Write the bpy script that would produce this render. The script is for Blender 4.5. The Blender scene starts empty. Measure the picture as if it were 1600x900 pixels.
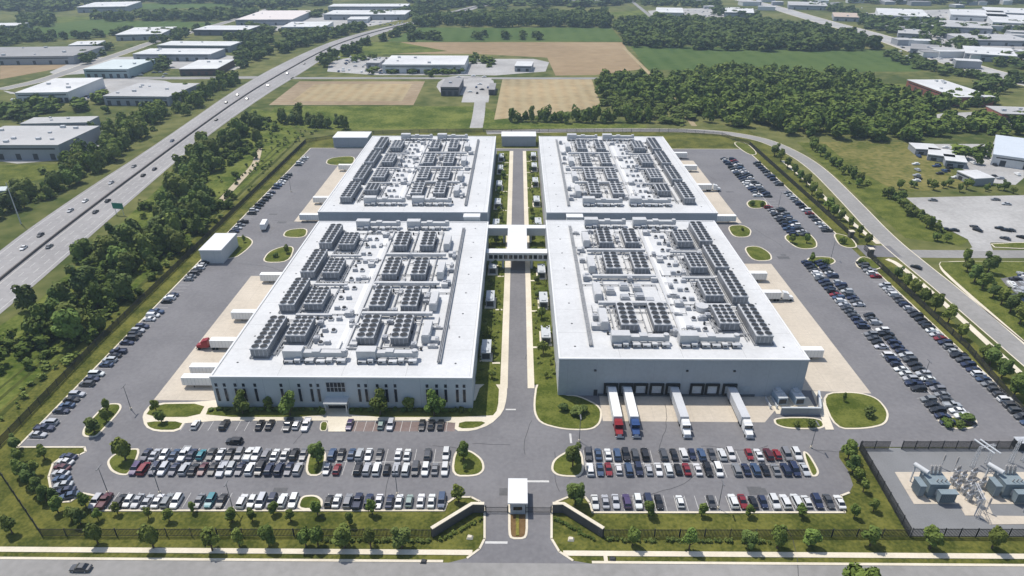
import bpy, math, random
import numpy as np
from mathutils import Vector, Matrix
random.seed(7)
R = math.radians

# ------------------------------------------------------------------ camera, light, exposure
scn = bpy.context.scene
COL = scn.collection
FPX, HOR, CAMH, YAW = 1040.0, -100.0, 130.0, 0.0085
PITCH = math.atan((450 - HOR) / FPX)
cam_d = bpy.data.cameras.new('camera')
cam_d.sensor_width = 36.0
cam_d.lens = FPX / 1600 * 36
cam_d.clip_end = 9000
cam = bpy.data.objects.new('camera', cam_d)
COL.objects.link(cam)
cam.location = (0, 0, CAMH)
cam.rotation_euler = (math.pi / 2 - PITCH, 0, YAW)
scn.camera = cam

SUN = Vector((-0.36, 0.34, 1.0)).normalized()          # towards the sun
world = bpy.data.worlds.new('World')
scn.world = world
world.use_nodes = True
wn = world.node_tree
sky = wn.nodes.new('ShaderNodeTexSky')
sky.sky_type = 'NISHITA'
sky.sun_disc = False
sky.sun_elevation = math.asin(SUN.z)
sky.sun_rotation = math.atan2(SUN.x, SUN.y)
sky.air_density = 1.0
sky.dust_density = 1.5
wn.links.new(sky.outputs[0], wn.nodes['Background'].inputs[0])
wn.nodes['Background'].inputs[1].default_value = 0.145
sun_d = bpy.data.lights.new('sun', 'SUN')
sun_d.energy = 4.05
sun_d.angle = R(0.5)
sun_d.color = (1.0, 0.955, 0.89)
sun = bpy.data.objects.new('sun', sun_d)
COL.objects.link(sun)
sun.rotation_euler = SUN.to_track_quat('Z', 'Y').to_euler()
scn.view_settings.view_transform = 'Standard'
scn.view_settings.look = 'None'
scn.view_settings.exposure = 0.06
scn.view_settings.gamma = 1
scn.view_settings.use_curve_mapping = False

ROT = Matrix.Rotation(YAW, 3, 'Z') @ Matrix.Rotation(math.pi / 2 - PITCH, 3, 'X')


def P(px, py, z=0.0):
    """point at height z that stands at a surveyed position of the photograph"""
    d = ROT @ Vector(((px - 800) / FPX, (450 - py) / FPX, -1))
    t = (z - CAMH) / d.z
    return (d.x * t, d.y * t)


def PP(pts, z=0.0):
    return [P(a, b, z) for a, b in pts]


# ------------------------------------------------------------------ materials
MATS = {}


def mat(name, col, rough=0.8, var=0.25, scale=0.15, scale2=2.5, col2=None, metal=0.0, objrand=0.0, spec=0.3, bump=0.0, edge=0.16):
    """colour broken up by two sizes of noise"""
    if name in MATS:
        return MATS[name]
    m = bpy.data.materials.new(name)
    m.use_nodes = True
    n, l = m.node_tree.nodes, m.node_tree.links
    b = n['Principled BSDF']
    b.inputs['Roughness'].default_value = rough
    b.inputs['Metallic'].default_value = metal
    b.inputs['Specular IOR Level'].default_value = spec
    tc = n.new('ShaderNodeTexCoord')
    a, c = n.new('ShaderNodeTexNoise'), n.new('ShaderNodeTexNoise')
    a.inputs['Scale'].default_value = scale
    a.inputs['Detail'].default_value = 5
    a.inputs['Roughness'].default_value = 0.65
    c.inputs['Scale'].default_value = scale2
    c.inputs['Detail'].default_value = 3
    l.new(tc.outputs['Object'], a.inputs['Vector'])
    l.new(tc.outputs['Object'], c.inputs['Vector'])
    add = n.new('ShaderNodeMath')
    add.operation = 'MULTIPLY_ADD'
    add.inputs[1].default_value = 0.65
    l.new(a.outputs[0], add.inputs[0])
    mul = n.new('ShaderNodeMath')
    mul.operation = 'MULTIPLY'
    mul.inputs[1].default_value = 0.35
    l.new(c.outputs[0], mul.inputs[0])
    l.new(mul.outputs[0], add.inputs[2])
    ramp = n.new('ShaderNodeValToRGB')
    ramp.color_ramp.elements[0].position = 0.5 - edge
    ramp.color_ramp.elements[1].position = 0.5 + edge
    k = col2 or tuple(min(1, v * (1 + var)) for v in col)
    d = col if col2 else tuple(v * (1 - var) for v in col)
    ramp.color_ramp.elements[0].color = (*d, 1)
    ramp.color_ramp.elements[1].color = (*k, 1)
    l.new(add.outputs[0], ramp.inputs[0])
    out = ramp.outputs[0]
    if objrand:
        oi = n.new('ShaderNodeObjectInfo')
        hs = n.new('ShaderNodeHueSaturation')
        mr = n.new('ShaderNodeMapRange')
        mr.inputs[3].default_value = 1 - objrand
        mr.inputs[4].default_value = 1 + objrand
        l.new(oi.outputs['Random'], mr.inputs[0])
        l.new(mr.outputs[0], hs.inputs['Value'])
        mh = n.new('ShaderNodeMapRange')
        mh.inputs[3].default_value = 0.475
        mh.inputs[4].default_value = 0.515
        wn2 = n.new('ShaderNodeTexWhiteNoise')
        wn2.noise_dimensions = '1D'
        l.new(oi.outputs['Random'], wn2.inputs['W'])
        l.new(wn2.outputs['Value'], mh.inputs[0])
        l.new(mh.outputs[0], hs.inputs['Hue'])
        l.new(out, hs.inputs['Color'])
        out = hs.outputs[0]
    l.new(out, b.inputs['Base Color'])
    if bump:
        bp = n.new('ShaderNodeBump')
        bp.inputs['Strength'].default_value = bump
        l.new(c.outputs[0], bp.inputs['Height'])
        l.new(bp.outputs[0], b.inputs['Normal'])
    MATS[name] = m
    return m


def striped(name, col, band, period, axis='X', **kw):
    """rows of a crop or of mowing: the noise colour crossed by soft bands"""
    m = mat(name, col, **kw)
    n, l = m.node_tree.nodes, m.node_tree.links
    b = n['Principled BSDF']
    src = b.inputs['Base Color'].links[0].from_socket
    tc = n.new('ShaderNodeTexCoord')
    w = n.new('ShaderNodeTexWave')
    w.bands_direction = axis
    w.inputs['Scale'].default_value = 0.314 / period
    w.inputs['Distortion'].default_value = 1.5
    w.inputs['Detail'].default_value = 3
    w.inputs['Detail Scale'].default_value = 1.0
    l.new(tc.outputs['Object'], w.inputs['Vector'])
    mr = n.new('ShaderNodeMapRange')
    mr.inputs[4].default_value = 0.55
    l.new(w.outputs[0], mr.inputs[0])
    mx = n.new('ShaderNodeMix')
    mx.data_type = 'RGBA'
    l.new(mr.outputs[0], mx.inputs[0])
    l.new(src, mx.inputs[6])
    mx.inputs[7].default_value = (*band, 1)
    l.new(mx.outputs[2], b.inputs['Base Color'])
    return m


def panelled(name, col, seam, w, h, var=0.06, axis='XY', offset=0.0, seam_w=0.01, rough=0.7):
    """sheet or precast panels with fine seams"""
    m = mat(name, col, rough=rough, var=var, scale=0.06, scale2=0.9)
    n, l = m.node_tree.nodes, m.node_tree.links
    b = n['Principled BSDF']
    src = b.inputs['Base Color'].links[0].from_socket
    tc = n.new('ShaderNodeTexCoord')
    br = n.new('ShaderNodeTexBrick')
    br.offset = offset
    br.inputs['Scale'].default_value = 1
    br.inputs['Brick Width'].default_value = w
    br.inputs['Row Height'].default_value = h
    br.inputs['Mortar Size'].default_value = seam_w
    br.inputs['Mortar Smooth'].default_value = 0.3
    vec = tc.outputs['Object']
    if axis != 'XY':
        sp, cb = n.new('ShaderNodeSeparateXYZ'), n.new('ShaderNodeCombineXYZ')
        ad = n.new('ShaderNodeMath')
        l.new(vec, sp.inputs[0])
        l.new(sp.outputs[0], ad.inputs[0])
        l.new(sp.outputs[1], ad.inputs[1])
        l.new(ad.outputs[0], cb.inputs[0])
        l.new(sp.outputs[2], cb.inputs[1])
        vec = cb.outputs[0]
    l.new(vec, br.inputs['Vector'])
    mx = n.new('ShaderNodeMix')
    mx.data_type = 'RGBA'
    l.new(br.outputs['Fac'], mx.inputs[0])
    l.new(src, mx.inputs[6])
    mx.inputs[7].default_value = (*seam, 1)
    l.new(mx.outputs[2], b.inputs['Base Color'])
    return m


def paint_mat():
    m = bpy.data.materials.new('car_paint')
    m.use_nodes = True
    n, l = m.node_tree.nodes, m.node_tree.links
    b = n['Principled BSDF']
    oi = n.new('ShaderNodeObjectInfo')
    l.new(oi.outputs['Color'], b.inputs['Base Color'])
    b.inputs['Roughness'].default_value = 0.35
    b.inputs['Coat Weight'].default_value = 0.4
    b.inputs['Coat Roughness'].default_value = 0.08
    return m


GRASS = mat('grass', (0.051, 0.064, 0.014), var=0.4, scale=0.09, scale2=1.1, col2=(0.144, 0.143, 0.034), rough=1, spec=0.05, edge=0.085)
LAWN = mat('lawn_grass', (0.058, 0.078, 0.014), scale=0.14, scale2=1.6, col2=(0.134, 0.146, 0.034), rough=1, spec=0.05, edge=0.085)
MEADOW = mat('meadow_grass', (0.050, 0.078, 0.012), scale=0.045, scale2=0.5, col2=(0.150, 0.168, 0.040), rough=1, spec=0.05, edge=0.085)
COUNTRY = mat('country_grass', (0.057, 0.077, 0.020), scale=0.008, scale2=0.09, col2=(0.155, 0.154, 0.055), rough=1, spec=0.05, edge=0.085)
ASPHALT = mat('asphalt', (0.150, 0.146, 0.150), scale=0.05, scale2=0.8, col2=(0.192, 0.187, 0.189), rough=0.9, spec=0.2, edge=0.12)
ASPHALT_DARK = mat('patched_asphalt', (0.16, 0.115, 0.10), scale=0.1, scale2=1.0, col2=(0.23, 0.185, 0.17), rough=0.9, spec=0.2)
ROADWAY = mat('road_surface', (0.225, 0.218, 0.205), scale=0.03, scale2=0.5, col2=(0.29, 0.28, 0.265), rough=0.9, spec=0.2, edge=0.11)
HIGHWAY = mat('highway_surface', (0.245, 0.235, 0.228), scale=0.02, scale2=0.4, col2=(0.335, 0.322, 0.312), rough=0.9, spec=0.2, edge=0.13)
LOTGREY = mat('worn_lot', (0.30, 0.29, 0.275), scale=0.03, scale2=0.5, col2=(0.42, 0.41, 0.39), rough=0.9, spec=0.2, edge=0.11)
GRAVEL = mat('grey_gravel', (0.165, 0.168, 0.170), scale=0.05, scale2=3, col2=(0.225, 0.228, 0.230), rough=1, spec=0.1)
CONCRETE = mat('kerb_concrete', (0.56, 0.50, 0.385), scale=0.1, scale2=1.5, col2=(0.70, 0.635, 0.51), rough=0.9, spec=0.2)
APRON = panelled('apron_concrete', (0.50, 0.44, 0.355), (0.33, 0.30, 0.26), 6, 6, var=0.13, seam_w=0.03, rough=0.9)
WHITE_LINE = mat('road_paint', (0.52, 0.51, 0.48), var=0.15, scale=0.5, scale2=4)
MULCH = mat('mulch', (0.11, 0.065, 0.03), scale=0.5, scale2=3, col2=(0.2, 0.13, 0.06), rough=1, spec=0.05)
SOIL = striped('tan_soil', (0.23, 0.18, 0.115), (0.29, 0.20, 0.125), 9, 'Y', scale=0.012, scale2=0.15, col2=(0.36, 0.295, 0.20), rough=1, spec=0.05, edge=0.11)
SOIL2 = striped('stubble', (0.235, 0.19, 0.11), (0.37, 0.31, 0.19), 11, 'X', scale=0.012, scale2=0.12, col2=(0.40, 0.30, 0.17), rough=1, spec=0.05, edge=0.11)
SOIL3 = striped('brown_soil', (0.225, 0.165, 0.095), (0.30, 0.21, 0.125), 16, 'Y', scale=0.006, scale2=0.08, col2=(0.33, 0.25, 0.15), rough=1, spec=0.05, edge=0.11)
CROP = striped('green_crop', (0.048, 0.085, 0.020), (0.085, 0.125, 0.036), 22, 'X', scale=0.008, scale2=0.1, col2=(0.085, 0.122, 0.034), rough=1, spec=0.05, edge=0.11)
BARK = mat('bark', (0.09, 0.065, 0.045), scale=2, scale2=8)
LEAF = mat('leaf', (0.077, 0.116, 0.021), scale=0.4, scale2=2.5, col2=(0.170, 0.216, 0.046), objrand=0.30, rough=0.8, spec=0.2)
LEAF_LIGHT = mat('pale_leaf', (0.070, 0.108, 0.018), scale=0.4, scale2=2.5, col2=(0.140, 0.185, 0.040), objrand=0.25, rough=0.8, spec=0.2)
LEAF_DARK = mat('dark_leaf', (0.053, 0.090, 0.022), scale=0.4, scale2=2.5, col2=(0.125, 0.168, 0.040), objrand=0.25, rough=0.8, spec=0.2)
FOREST = mat('forest_leaf', (0.059, 0.100, 0.019), scale=0.07, scale2=0.6, col2=(0.165, 0.210, 0.045), rough=0.9, spec=0.1, edge=0.10)
FOREST_FAR = mat('far_forest_leaf', (0.049, 0.082, 0.023), scale=0.03, scale2=0.2, col2=(0.121, 0.156, 0.039), rough=0.9, spec=0.1)
ROOF = panelled('white_membrane', (0.55, 0.552, 0.543), (0.38, 0.38, 0.37), 19.6, 15.5, var=0.11, seam_w=0.09)
ROOFW = mat('roof_coping', (0.64, 0.64, 0.63), var=0.04)
PRECAST = panelled('precast_grey', (0.455, 0.49, 0.505), (0.30, 0.33, 0.36), 8, 30, axis='XZ', seam_w=0.06)
SLATE = panelled('slate_paint', (0.33, 0.358, 0.382), (0.26, 0.285, 0.305), 9, 30, axis='XZ', seam_w=0.05, var=0.10)
PALEWALL = panelled('pale_wall', (0.50, 0.51, 0.50), (0.38, 0.39, 0.39), 8, 30, axis='XZ', seam_w=0.05)
METAL = mat('galvanised', (0.50, 0.51, 0.52), rough=0.5, var=0.15, scale=0.3, metal=0.2)
DUCT = mat('white_duct', (0.49, 0.49, 0.485), rough=0.55, var=0.10, scale=0.3)
CHILLER = mat('chiller_case', (0.36, 0.37, 0.385), rough=0.6, var=0.2, scale=0.5)
CHILLER_TOP = mat('chiller_top', (0.44, 0.445, 0.45), rough=0.6, var=0.15, scale=0.5)
FAN = mat('fan_black', (0.038, 0.04, 0.043), rough=0.6, var=0.3, scale=2)
DARK = mat('dark_metal', (0.045, 0.047, 0.05), rough=0.6, var=0.3)
PIPE = mat('pipe_grey', (0.28, 0.285, 0.29), rough=0.5, var=0.2, scale=0.3)
FENCE = mat('fence_black', (0.030, 0.031, 0.032), rough=0.6, var=0.3)
STONE = panelled('grey_stone', (0.095, 0.09, 0.087), (0.12, 0.115, 0.11), 1.2, 0.5, axis='XZ', offset=0.5, seam_w=0.04, var=0.25)
TRANSF = mat('transformer_grey', (0.20, 0.245, 0.265), rough=0.5, var=0.15)
PALEMETAL = mat('pale_metal', (0.47, 0.49, 0.50), rough=0.5, var=0.1)
PORCELAIN = mat('porcelain', (0.35, 0.33, 0.31), rough=0.4, var=0.2)
RUBBER = mat('rubber', (0.02, 0.02, 0.02), rough=0.9)
SIGNGREEN = mat('sign_green', (0.0, 0.17, 0.11), rough=0.4, var=0.1)
BRICKRED = panelled('red_brick', (0.27, 0.10, 0.075), (0.20, 0.09, 0.07), 7, 30, axis='XZ', seam_w=0.1, var=0.2)
GREYROOF = mat('grey_roof', (0.40, 0.395, 0.385), var=0.12, scale=0.03, scale2=0.3)
MIDROOF = mat('mid_grey_roof', (0.26, 0.255, 0.25), var=0.12, scale=0.03, scale2=0.3)
TEALROOF = mat('pale_teal_roof', (0.50, 0.55, 0.54), var=0.08, scale=0.03, scale2=0.3)
FARWHITE = mat('far_white_roof', (0.56, 0.56, 0.55), var=0.14, scale=0.02, scale2=0.2)
FLOWER = mat('yellow_flowers', (0.07, 0.09, 0.02), scale=1, scale2=5, col2=(0.26, 0.21, 0.04), rough=1)
PAINT = paint_mat()
GLASS = mat('dark_glass', (0.012, 0.016, 0.022), rough=0.08, var=0.1, spec=0.6)
BLUEGLASS = mat('window_glass', (0.014, 0.020, 0.030), rough=0.2, var=0.3, spec=0.35)
LAMP = mat('pole_grey', (0.16, 0.16, 0.165), rough=0.5)


# ------------------------------------------------------------------ mesh building
class MB:
    def __init__(self):
        self.v, self.f, self.m = [], [], []

    def face(self, pts, mi=0):
        i = len(self.v)
        self.v += [tuple(p) for p in pts]
        self.f.append(tuple(range(i, i + len(pts))))
        self.m.append(mi)
        return self

    def box(self, x0, x1, y0, y1, z0, z1, mi=0, tf=None):
        c = [(x0, y0, z0), (x1, y0, z0), (x1, y1, z0), (x0, y1, z0), (x0, y0, z1), (x1, y0, z1), (x1, y1, z1), (x0, y1, z1)]
        if tf:
            c = [tuple(tf @ Vector(p)) for p in c]
        i = len(self.v)
        self.v += c
        for q in ((0, 3, 2, 1), (4, 5, 6, 7), (0, 1, 5, 4), (1, 2, 6, 5), (2, 3, 7, 6), (3, 0, 4, 7)):
            self.f.append(tuple(i + k for k in q))
            self.m.append(mi)
        return self

    def prism(self, pts, z0, z1, mi=0, top_mi=None):
        a = sum(p[0] * q[1] - q[0] * p[1] for p, q in zip(pts, pts[1:] + pts[:1]))
        if a < 0:
            pts = pts[::-1]
        n, i = len(pts), len(self.v)
        self.v += [(p[0], p[1], z0) for p in pts] + [(p[0], p[1], z1) for p in pts]
        for k in range(n):
            j = (k + 1) % n
            self.f.append((i + k, i + j, i + n + j, i + n + k))
            self.m.append(mi)
        self.f.append(tuple(range(i + n, i + 2 * n)))
        self.m.append(mi if top_mi is None else top_mi)
        self.f.append(tuple(range(i + n - 1, i - 1, -1)))
        self.m.append(mi)
        return self

    def tube(self, a, b, r, n=8, r2=None, mi=0, cap=True):
        a, b = Vector(a), Vector(b)
        r2 = r if r2 is None else r2
        d = (b - a).normalized()
        u = d.orthogonal().normalized()
        w = d.cross(u)
        i = len(self.v)
        for c, rr in ((a, r), (b, r2)):
            for k in range(n):
                t = 2 * math.pi * k / n
                self.v.append(tuple(c + (u * math.cos(t) + w * math.sin(t)) * rr))
        for k in range(n):
            j = (k + 1) % n
            self.f.append((i + k, i + j, i + n + j, i + n + k))
            self.m.append(mi)
        if cap:
            self.f.append(tuple(range(i + n, i + 2 * n)))
            self.f.append(tuple(range(i + n - 1, i - 1, -1)))
            self.m += [mi, mi]
        return self

    def loft(self, secs, mi=0):
        """secs: rings of equal length, closed at the ends"""
        n, i = len(secs[0]), len(self.v)
        for s in secs:
            self.v += [tuple(p) for p in s]
        for a in range(len(secs) - 1):
            for k in range(n):
                j = (k + 1) % n
                self.f.append((i + a * n + k, i + a * n + j, i + (a + 1) * n + j, i + (a + 1) * n + k))
                self.m.append(mi)
        self.f.append(tuple(range(i + n - 1, i - 1, -1)))
        e = i + (len(secs) - 1) * n
        self.f.append(tuple(range(e, e + n)))
        self.m += [mi, mi]
        return self

    def mesh(self, name, mats):
        me = bpy.data.meshes.new(name)
        me.from_pydata(self.v, [], self.f)
        for m in (mats if isinstance(mats, (list, tuple)) else [mats]):
            me.materials.append(m)
        if any(self.m):
            me.polygons.foreach_set('material_index', self.m)
        me.update()
        return me

    def build(self, name, mats, parent=None, loc=None, rz=0):
        return link(name, self.mesh(name, mats), parent, loc, rz)


def link(name, me, parent=None, loc=None, rz=0):
    o = bpy.data.objects.new(name, me)
    COL.objects.link(o)
    if parent:
        o.parent = parent
    if loc is not None:
        o.location = loc if len(loc) == 3 else (loc[0], loc[1], 0)
    o.rotation_euler.z = rz
    return o


def tag(o, label, cat=None, group=None, kind=None):
    if label:
        o['label'] = label
    if cat:
        o['category'] = cat
    if group:
        o['group'] = group
    if kind:
        o['kind'] = kind
    return o


def thing(name, label, cat, loc=(0, 0, 0), rz=0, group=None):
    o = link(name, None, None, loc, rz)
    return tag(o, label, cat, group)


def struct(name, mb, m, label=None, kind='structure', cat=None):
    o = mb.build(name, m)
    return tag(o, label, cat, None, kind)


def ordn(n):
    w = ['', 'first', 'second', 'third', 'fourth', 'fifth', 'sixth', 'seventh', 'eighth', 'ninth', 'tenth', 'eleventh', 'twelfth']
    if n < len(w):
        return w[n]
    s = 'th' if 10 <= n % 100 <= 20 else {1: 'st', 2: 'nd', 3: 'rd'}.get(n % 10, 'th')
    return f'{n}{s}'


def smooth(pts, it=2):
    """Chaikin corner cutting of a closed outline"""
    for _ in range(it):
        q = []
        for a, b in zip(pts, pts[1:] + pts[:1]):
            q.append((a[0] * .78 + b[0] * .22, a[1] * .78 + b[1] * .22))
            q.append((a[0] * .22 + b[0] * .78, a[1] * .22 + b[1] * .78))
        pts = q
    return pts


def smooth_open(pts, it=3):
    for _ in range(it):
        q = [pts[0]]
        for a, b in zip(pts, pts[1:]):
            q.append((a[0] * .75 + b[0] * .25, a[1] * .75 + b[1] * .25))
            q.append((a[0] * .25 + b[0] * .75, a[1] * .25 + b[1] * .75))
        q.append(pts[-1])
        pts = q
    return pts


def inset(pts, d):
    a = sum(p[0] * q[1] - q[0] * p[1] for p, q in zip(pts, pts[1:] + pts[:1]))
    s = 1 if a > 0 else -1
    out, n = [], len(pts)
    for i in range(n):
        p, c, q = Vector(pts[i - 1]), Vector(pts[i]), Vector(pts[(i + 1) % n])
        e1, e2 = (c - p), (q - c)
        if e1.length < 1e-6 or e2.length < 1e-6:
            out.append(tuple(c))
            continue
        e1.normalize(), e2.normalize()
        n1, n2 = Vector((-e1.y, e1.x)), Vector((-e2.y, e2.x))
        k = (n1 + n2)
        k = k / max(0.35, k.length_squared / 2) if k.length > 1e-6 else n1
        out.append(tuple(c + k * d * s))
    return out


def ribbon(line, w0, w1=None):
    """polygon of a strip along a polyline (world), half widths to each side"""
    w1 = w0 if w1 is None else w1
    L, Rr = [], []
    n = len(line)
    for i in range(n):
        a, b = Vector(line[max(0, i - 1)]), Vector(line[min(n - 1, i + 1)])
        d = (b - a).normalized()
        nn = Vector((-d.y, d.x))
        c = Vector(line[i])
        L.append(tuple(c + nn * w0))
        Rr.append(tuple(c - nn * w1))
    return L, Rr


def strip(mb, line, w0, w1, z, mi=0):
    L, Q = ribbon(line, w0, w1)
    for i in range(len(line) - 1):
        mb.face([(*Q[i], z), (*Q[i + 1], z), (*L[i + 1], z), (*L[i], z)], mi)
    return mb


def sheet(name, pts, z, m, label=None, it=0, kind='structure', parent=None):
    if it:
        pts = smooth(pts, it)
    a = sum(p[0] * q[1] - q[0] * p[1] for p, q in zip(pts, pts[1:] + pts[:1]))
    if a < 0:
        pts = pts[::-1]
    o = MB().face([(x, y, z) for x, y in pts]).build(name, m, parent)
    if parent is None:
        tag(o, label, None, None, kind)
    return o


def kerbed(name, pts, label, it=2, kw=0.6, fill=None, z=0.13):
    """raised island: concrete kerb round a bed of grass"""
    pts = smooth(pts, it) if it else pts
    k = MB().prism(pts, 0.0, z).build(name, CONCRETE)
    tag(k, label, None, None, 'structure')
    q = inset(pts, kw)
    MB().prism(q, z - 0.05, z + 0.05).build('grass_bed', fill or LAWN, k)
    return k


# ------------------------------------------------------------------ ground, fields, roads
struct('ground', MB().face([(-3200, -500, -0.05), (3200, -500, -0.05), (3200, 4500, -0.05), (-3200, 4500, -0.05)]), COUNTRY,
       'green country ground stretching to the far woods')


FIELD_N = [0]


def field(pts, m, label, z=0.02, name='field', it=0):
    FIELD_N[0] += 1
    z = z - 0.045 + 0.0007 * FIELD_N[0]
    return sheet(name, PP(pts), z, m, label, it)


field([(-60, 1000), (-60, 697), (0, 640), (480, 215), (845, 200), (1170, 203), (1225, 240), (1430, 448), (1700, 700), (1700, 1000)], GRASS,
      'mown green grass round the halls inside the fence', 0.0, 'lawn')
field([(0, 640), (-80, 720), (-80, 560), (60, 470), (300, 245), (395, 170), (430, 175), (470, 210), (240, 425)], MEADOW,
      'rough green verge between the highway and the fence', 0.015, 'verge')
field([(430, 166), (745, 166), (742, 201), (480, 203), (415, 185)], MEADOW, 'olive meadow behind the rear halls')
field([(755, 166), (800, 190), (1010, 195), (1010, 202), (748, 201)], MEADOW, 'grass strip below the striped stubble field')
field([(468, 127), (664, 127), (646, 164), (420, 164)], SOIL, 'bare tan field beside the highway with faint furrows', 0.03)
field([(492, 131), (644, 131), (628, 158), (456, 158)], SOIL2, 'paler inner part of the bare tan field', 0.035)
field([(785, 124), (924, 123), (940, 166), (880, 176), (772, 187)], SOIL2, 'striped stubble field between the drive and the wood', 0.03)
field([(620, 66), (972, 66), (1003, 108), (930, 117), (868, 118), (855, 90), (740, 84), (610, 84), (540, 90)], SOIL3,
      'large brown field behind the white warehouse', 0.03)
field([(545, 66), (625, 66), (700, 80), (610, 84), (540, 92), (500, 100)], MEADOW, 'greenish corner between highway trees and brown field', 0.04)
field([(655, 43), (955, 43), (973, 65), (600, 65)], CROP, 'long green crop field in front of the far tree band', 0.03)
field([(985, 72), (1375, 77), (1465, 104), (1430, 112), (1130, 112), (1012, 108)], CROP, 'green crop field between two woods', 0.03)
field([(1280, 222), (1425, 222), (1525, 290), (1400, 302), (1330, 260)], mat('paddock_grass', (.075, .092, .020), scale=.02, scale2=.3, col2=(.215, .185, .065), rough=1, spec=.05, edge=.09), 'olive paddock beside the white sheds')
field([(1340, 130), (1415, 132), (1440, 160), (1390, 158)], MEADOW, 'tan grass patch beside the brick warehouse')
field([(1410, 177), (1560, 174), (1560, 184), (1450, 186)], MEADOW, 'grass strip behind the roadside trees')
field([(0, 92), (115, 92), (130, 100), (0, 124)], SOIL3, 'brown patch in front of the long grey warehouse', 0.03)
field([(0, 45), (150, 30), (340, 36), (320, 42), (120, 58), (0, 62)], CROP, 'flat green crop field below the far woods', 0.03)
field([(80, 26), (150, 26), (150, 34), (80, 36)], MEADOW, 'pale green field beside the small far wood')
field([(0, 258), (118, 256), (110, 275), (0, 290)], LAWN, 'bright lawn in front of the grey warehouse', 0.03)
field([(200, 7), (280, 3), (400, 6), (390, 12), (210, 14)], CROP, 'narrow green field among the farthest woods', 0.03)
field([(940, 20), (1000, 16), (1020, 28), (960, 26)], MEADOW, 'pale far field beside the straight lane')
field([(1330, 260), (1290, 225), (1245, 222), (1415, 372), (1500, 384), (1515, 376), (1465, 352), (1420, 310)], LAWN,
      'green bank between the boundary road and the paddock', 0.02)

vl = MB()
for x0, w in ((-158, .9), (-163.5, .7), (-167.5, .5)):
    strip(vl, [(x0 - random.uniform(0, .8), 150 + k * 8) for k in range(40)], w, w, -0.005)
struct('weed_lines', vl, mat('tall_weeds', (0.030, 0.045, 0.010), scale=.2, scale2=1.5, col2=(0.085, 0.095, 0.024), rough=1, spec=.05), 'dark weedy lines on the verge along the highway fence')
# site paving
SITE = PP([(30, 699), (132, 699), (134, 706), (124, 711), (100, 712), (83, 724), (76, 745), (80, 768), (94, 785), (110, 784),
           (129, 771), (150, 775), (145, 798), (694, 798), (699, 786), (712, 777), (736, 777), (750, 784), (757, 796), (757, 842), (749, 858),
           (730, 872), (690, 882), (930, 882), (895, 876), (874, 862), (862, 842), (862, 796), (868, 785), (890, 776), (914, 777), (921, 786),
           (926, 801), (1320, 801), (1314, 775), (1327, 770), (1333, 758), (1325, 735), (1311, 715), (1311, 705), (1322, 699), (1342, 698)])
SITE += [(160, P(1342, 698)[1]), (157.5, 168), (157.5, 452), (-143.5, 452), (-143.5, P(30, 699)[1])]
sheet('asphalt_lot', SITE, 0.02, ASPHALT, 'grey asphalt yard and car park wrapped round the four halls')
# kerb along the open edges of the paving
kb = MB()
for a, b in zip(SITE, SITE[1:] + SITE[:1]):
    if max(a[1], b[1]) < 110 or (a[0] > 80 and b[0] > 90 and a[1] < 160):
        continue
    a, b = Vector(a), Vector(b)
    if (b - a).length < 0.3:
        continue
    ang = math.atan2(b.y - a.y, b.x - a.x)
    tf = Matrix.Translation((a.x, a.y, 0)) @ Matrix.Rotation(ang, 4, 'Z')
    segs = [(-0.1, (b - a).length + 0.1)]
    if a.x > 150 and b.x > 150 and b.y > 400:
        segs = [(-0.1, 105), (124, (b - a).length)]     # gap for the side gate
    for s0, s1 in segs:
        kb.box(s0, s1, -0.25, 0.3, -0.02, 0.14, tf=tf)
struct('kerb', kb, CONCRETE, 'pale concrete kerb along the edge of the car park')

# front road, verge, sidewalk
fy = P(810, 880)[1]
struct('front_road', MB().face([(-900, 78, 0.024), (900, 78, 0.024), (900, fy, 0.024), (-900, fy, 0.024)]), ROADWAY, 'grey road along the front verge')
fk = MB()
for x0, x1 in ((-900, P(692, 880)[0]), (P(925, 880)[0], 900)):
    fk.box(x0, x1, fy, fy + 0.7, -0.02, 0.13)
struct('road_kerb', fk, CONCRETE, 'concrete kerb between the front road and the grass')
sy0, sy1 = P(810, 868)[1], P(810, 860)[1]
fs = MB()
fs.box(-900, P(738, 864)[0], sy0, sy1, 0, 0.08)
fs.box(P(880, 864)[0], 900, sy0, sy1, 0, 0.08)
fs.box(P(943, 870)[0], P(949, 870)[0], fy + 0.7, sy0, 0, 0.08)
struct('sidewalk', fs, CONCRETE, 'pale concrete sidewalk along the front road')

# highway
HL = smooth_open(PP([(-120, 495), (0, 389), (120, 305), (244, 226), (382, 129), (473, 83), (525, 62), (580, 47), (650, 32), (752, 6)]), 2)
HR = smooth_open(PP([(-120, 600), (0, 490), (52, 448), (172, 342), (305, 226), (412, 150), (465, 118), (508, 90), (545, 70), (606, 48), (664, 35), (765, 8)]), 2)


def resample(line, n):
    d = [0]
    for a, b in zip(line, line[1:]):
        d.append(d[-1] + math.dist(a, b))
    out = []
    for i in range(n):
        t = d[-1] * i / (n - 1)
        k = max(j for j in range(len(d)) if d[j] <= t + 1e-9)
        k = min(k, len(line) - 2)
        f = (t - d[k]) / max(1e-9, d[k + 1] - d[k])
        out.append((line[k][0] + (line[k + 1][0] - line[k][0]) * f, line[k][1] + (line[k + 1][1] - line[k][1]) * f))
    return out


HN = 90
HLr, HRr = resample(HL, HN), resample(HR, HN)
HM = [((a[0] + b[0]) / 2, (a[1] + b[1]) / 2) for a, b in zip(HLr, HRr)]
hw = MB()
for i in range(HN - 1):
    hw.face([(*HRr[i], 0.03), (*HRr[i + 1], 0.03), (*HLr[i + 1], 0.03), (*HLr[i], 0.03)])
struct('highway', hw, HIGHWAY, 'wide pale divided highway running past the halls')


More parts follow.
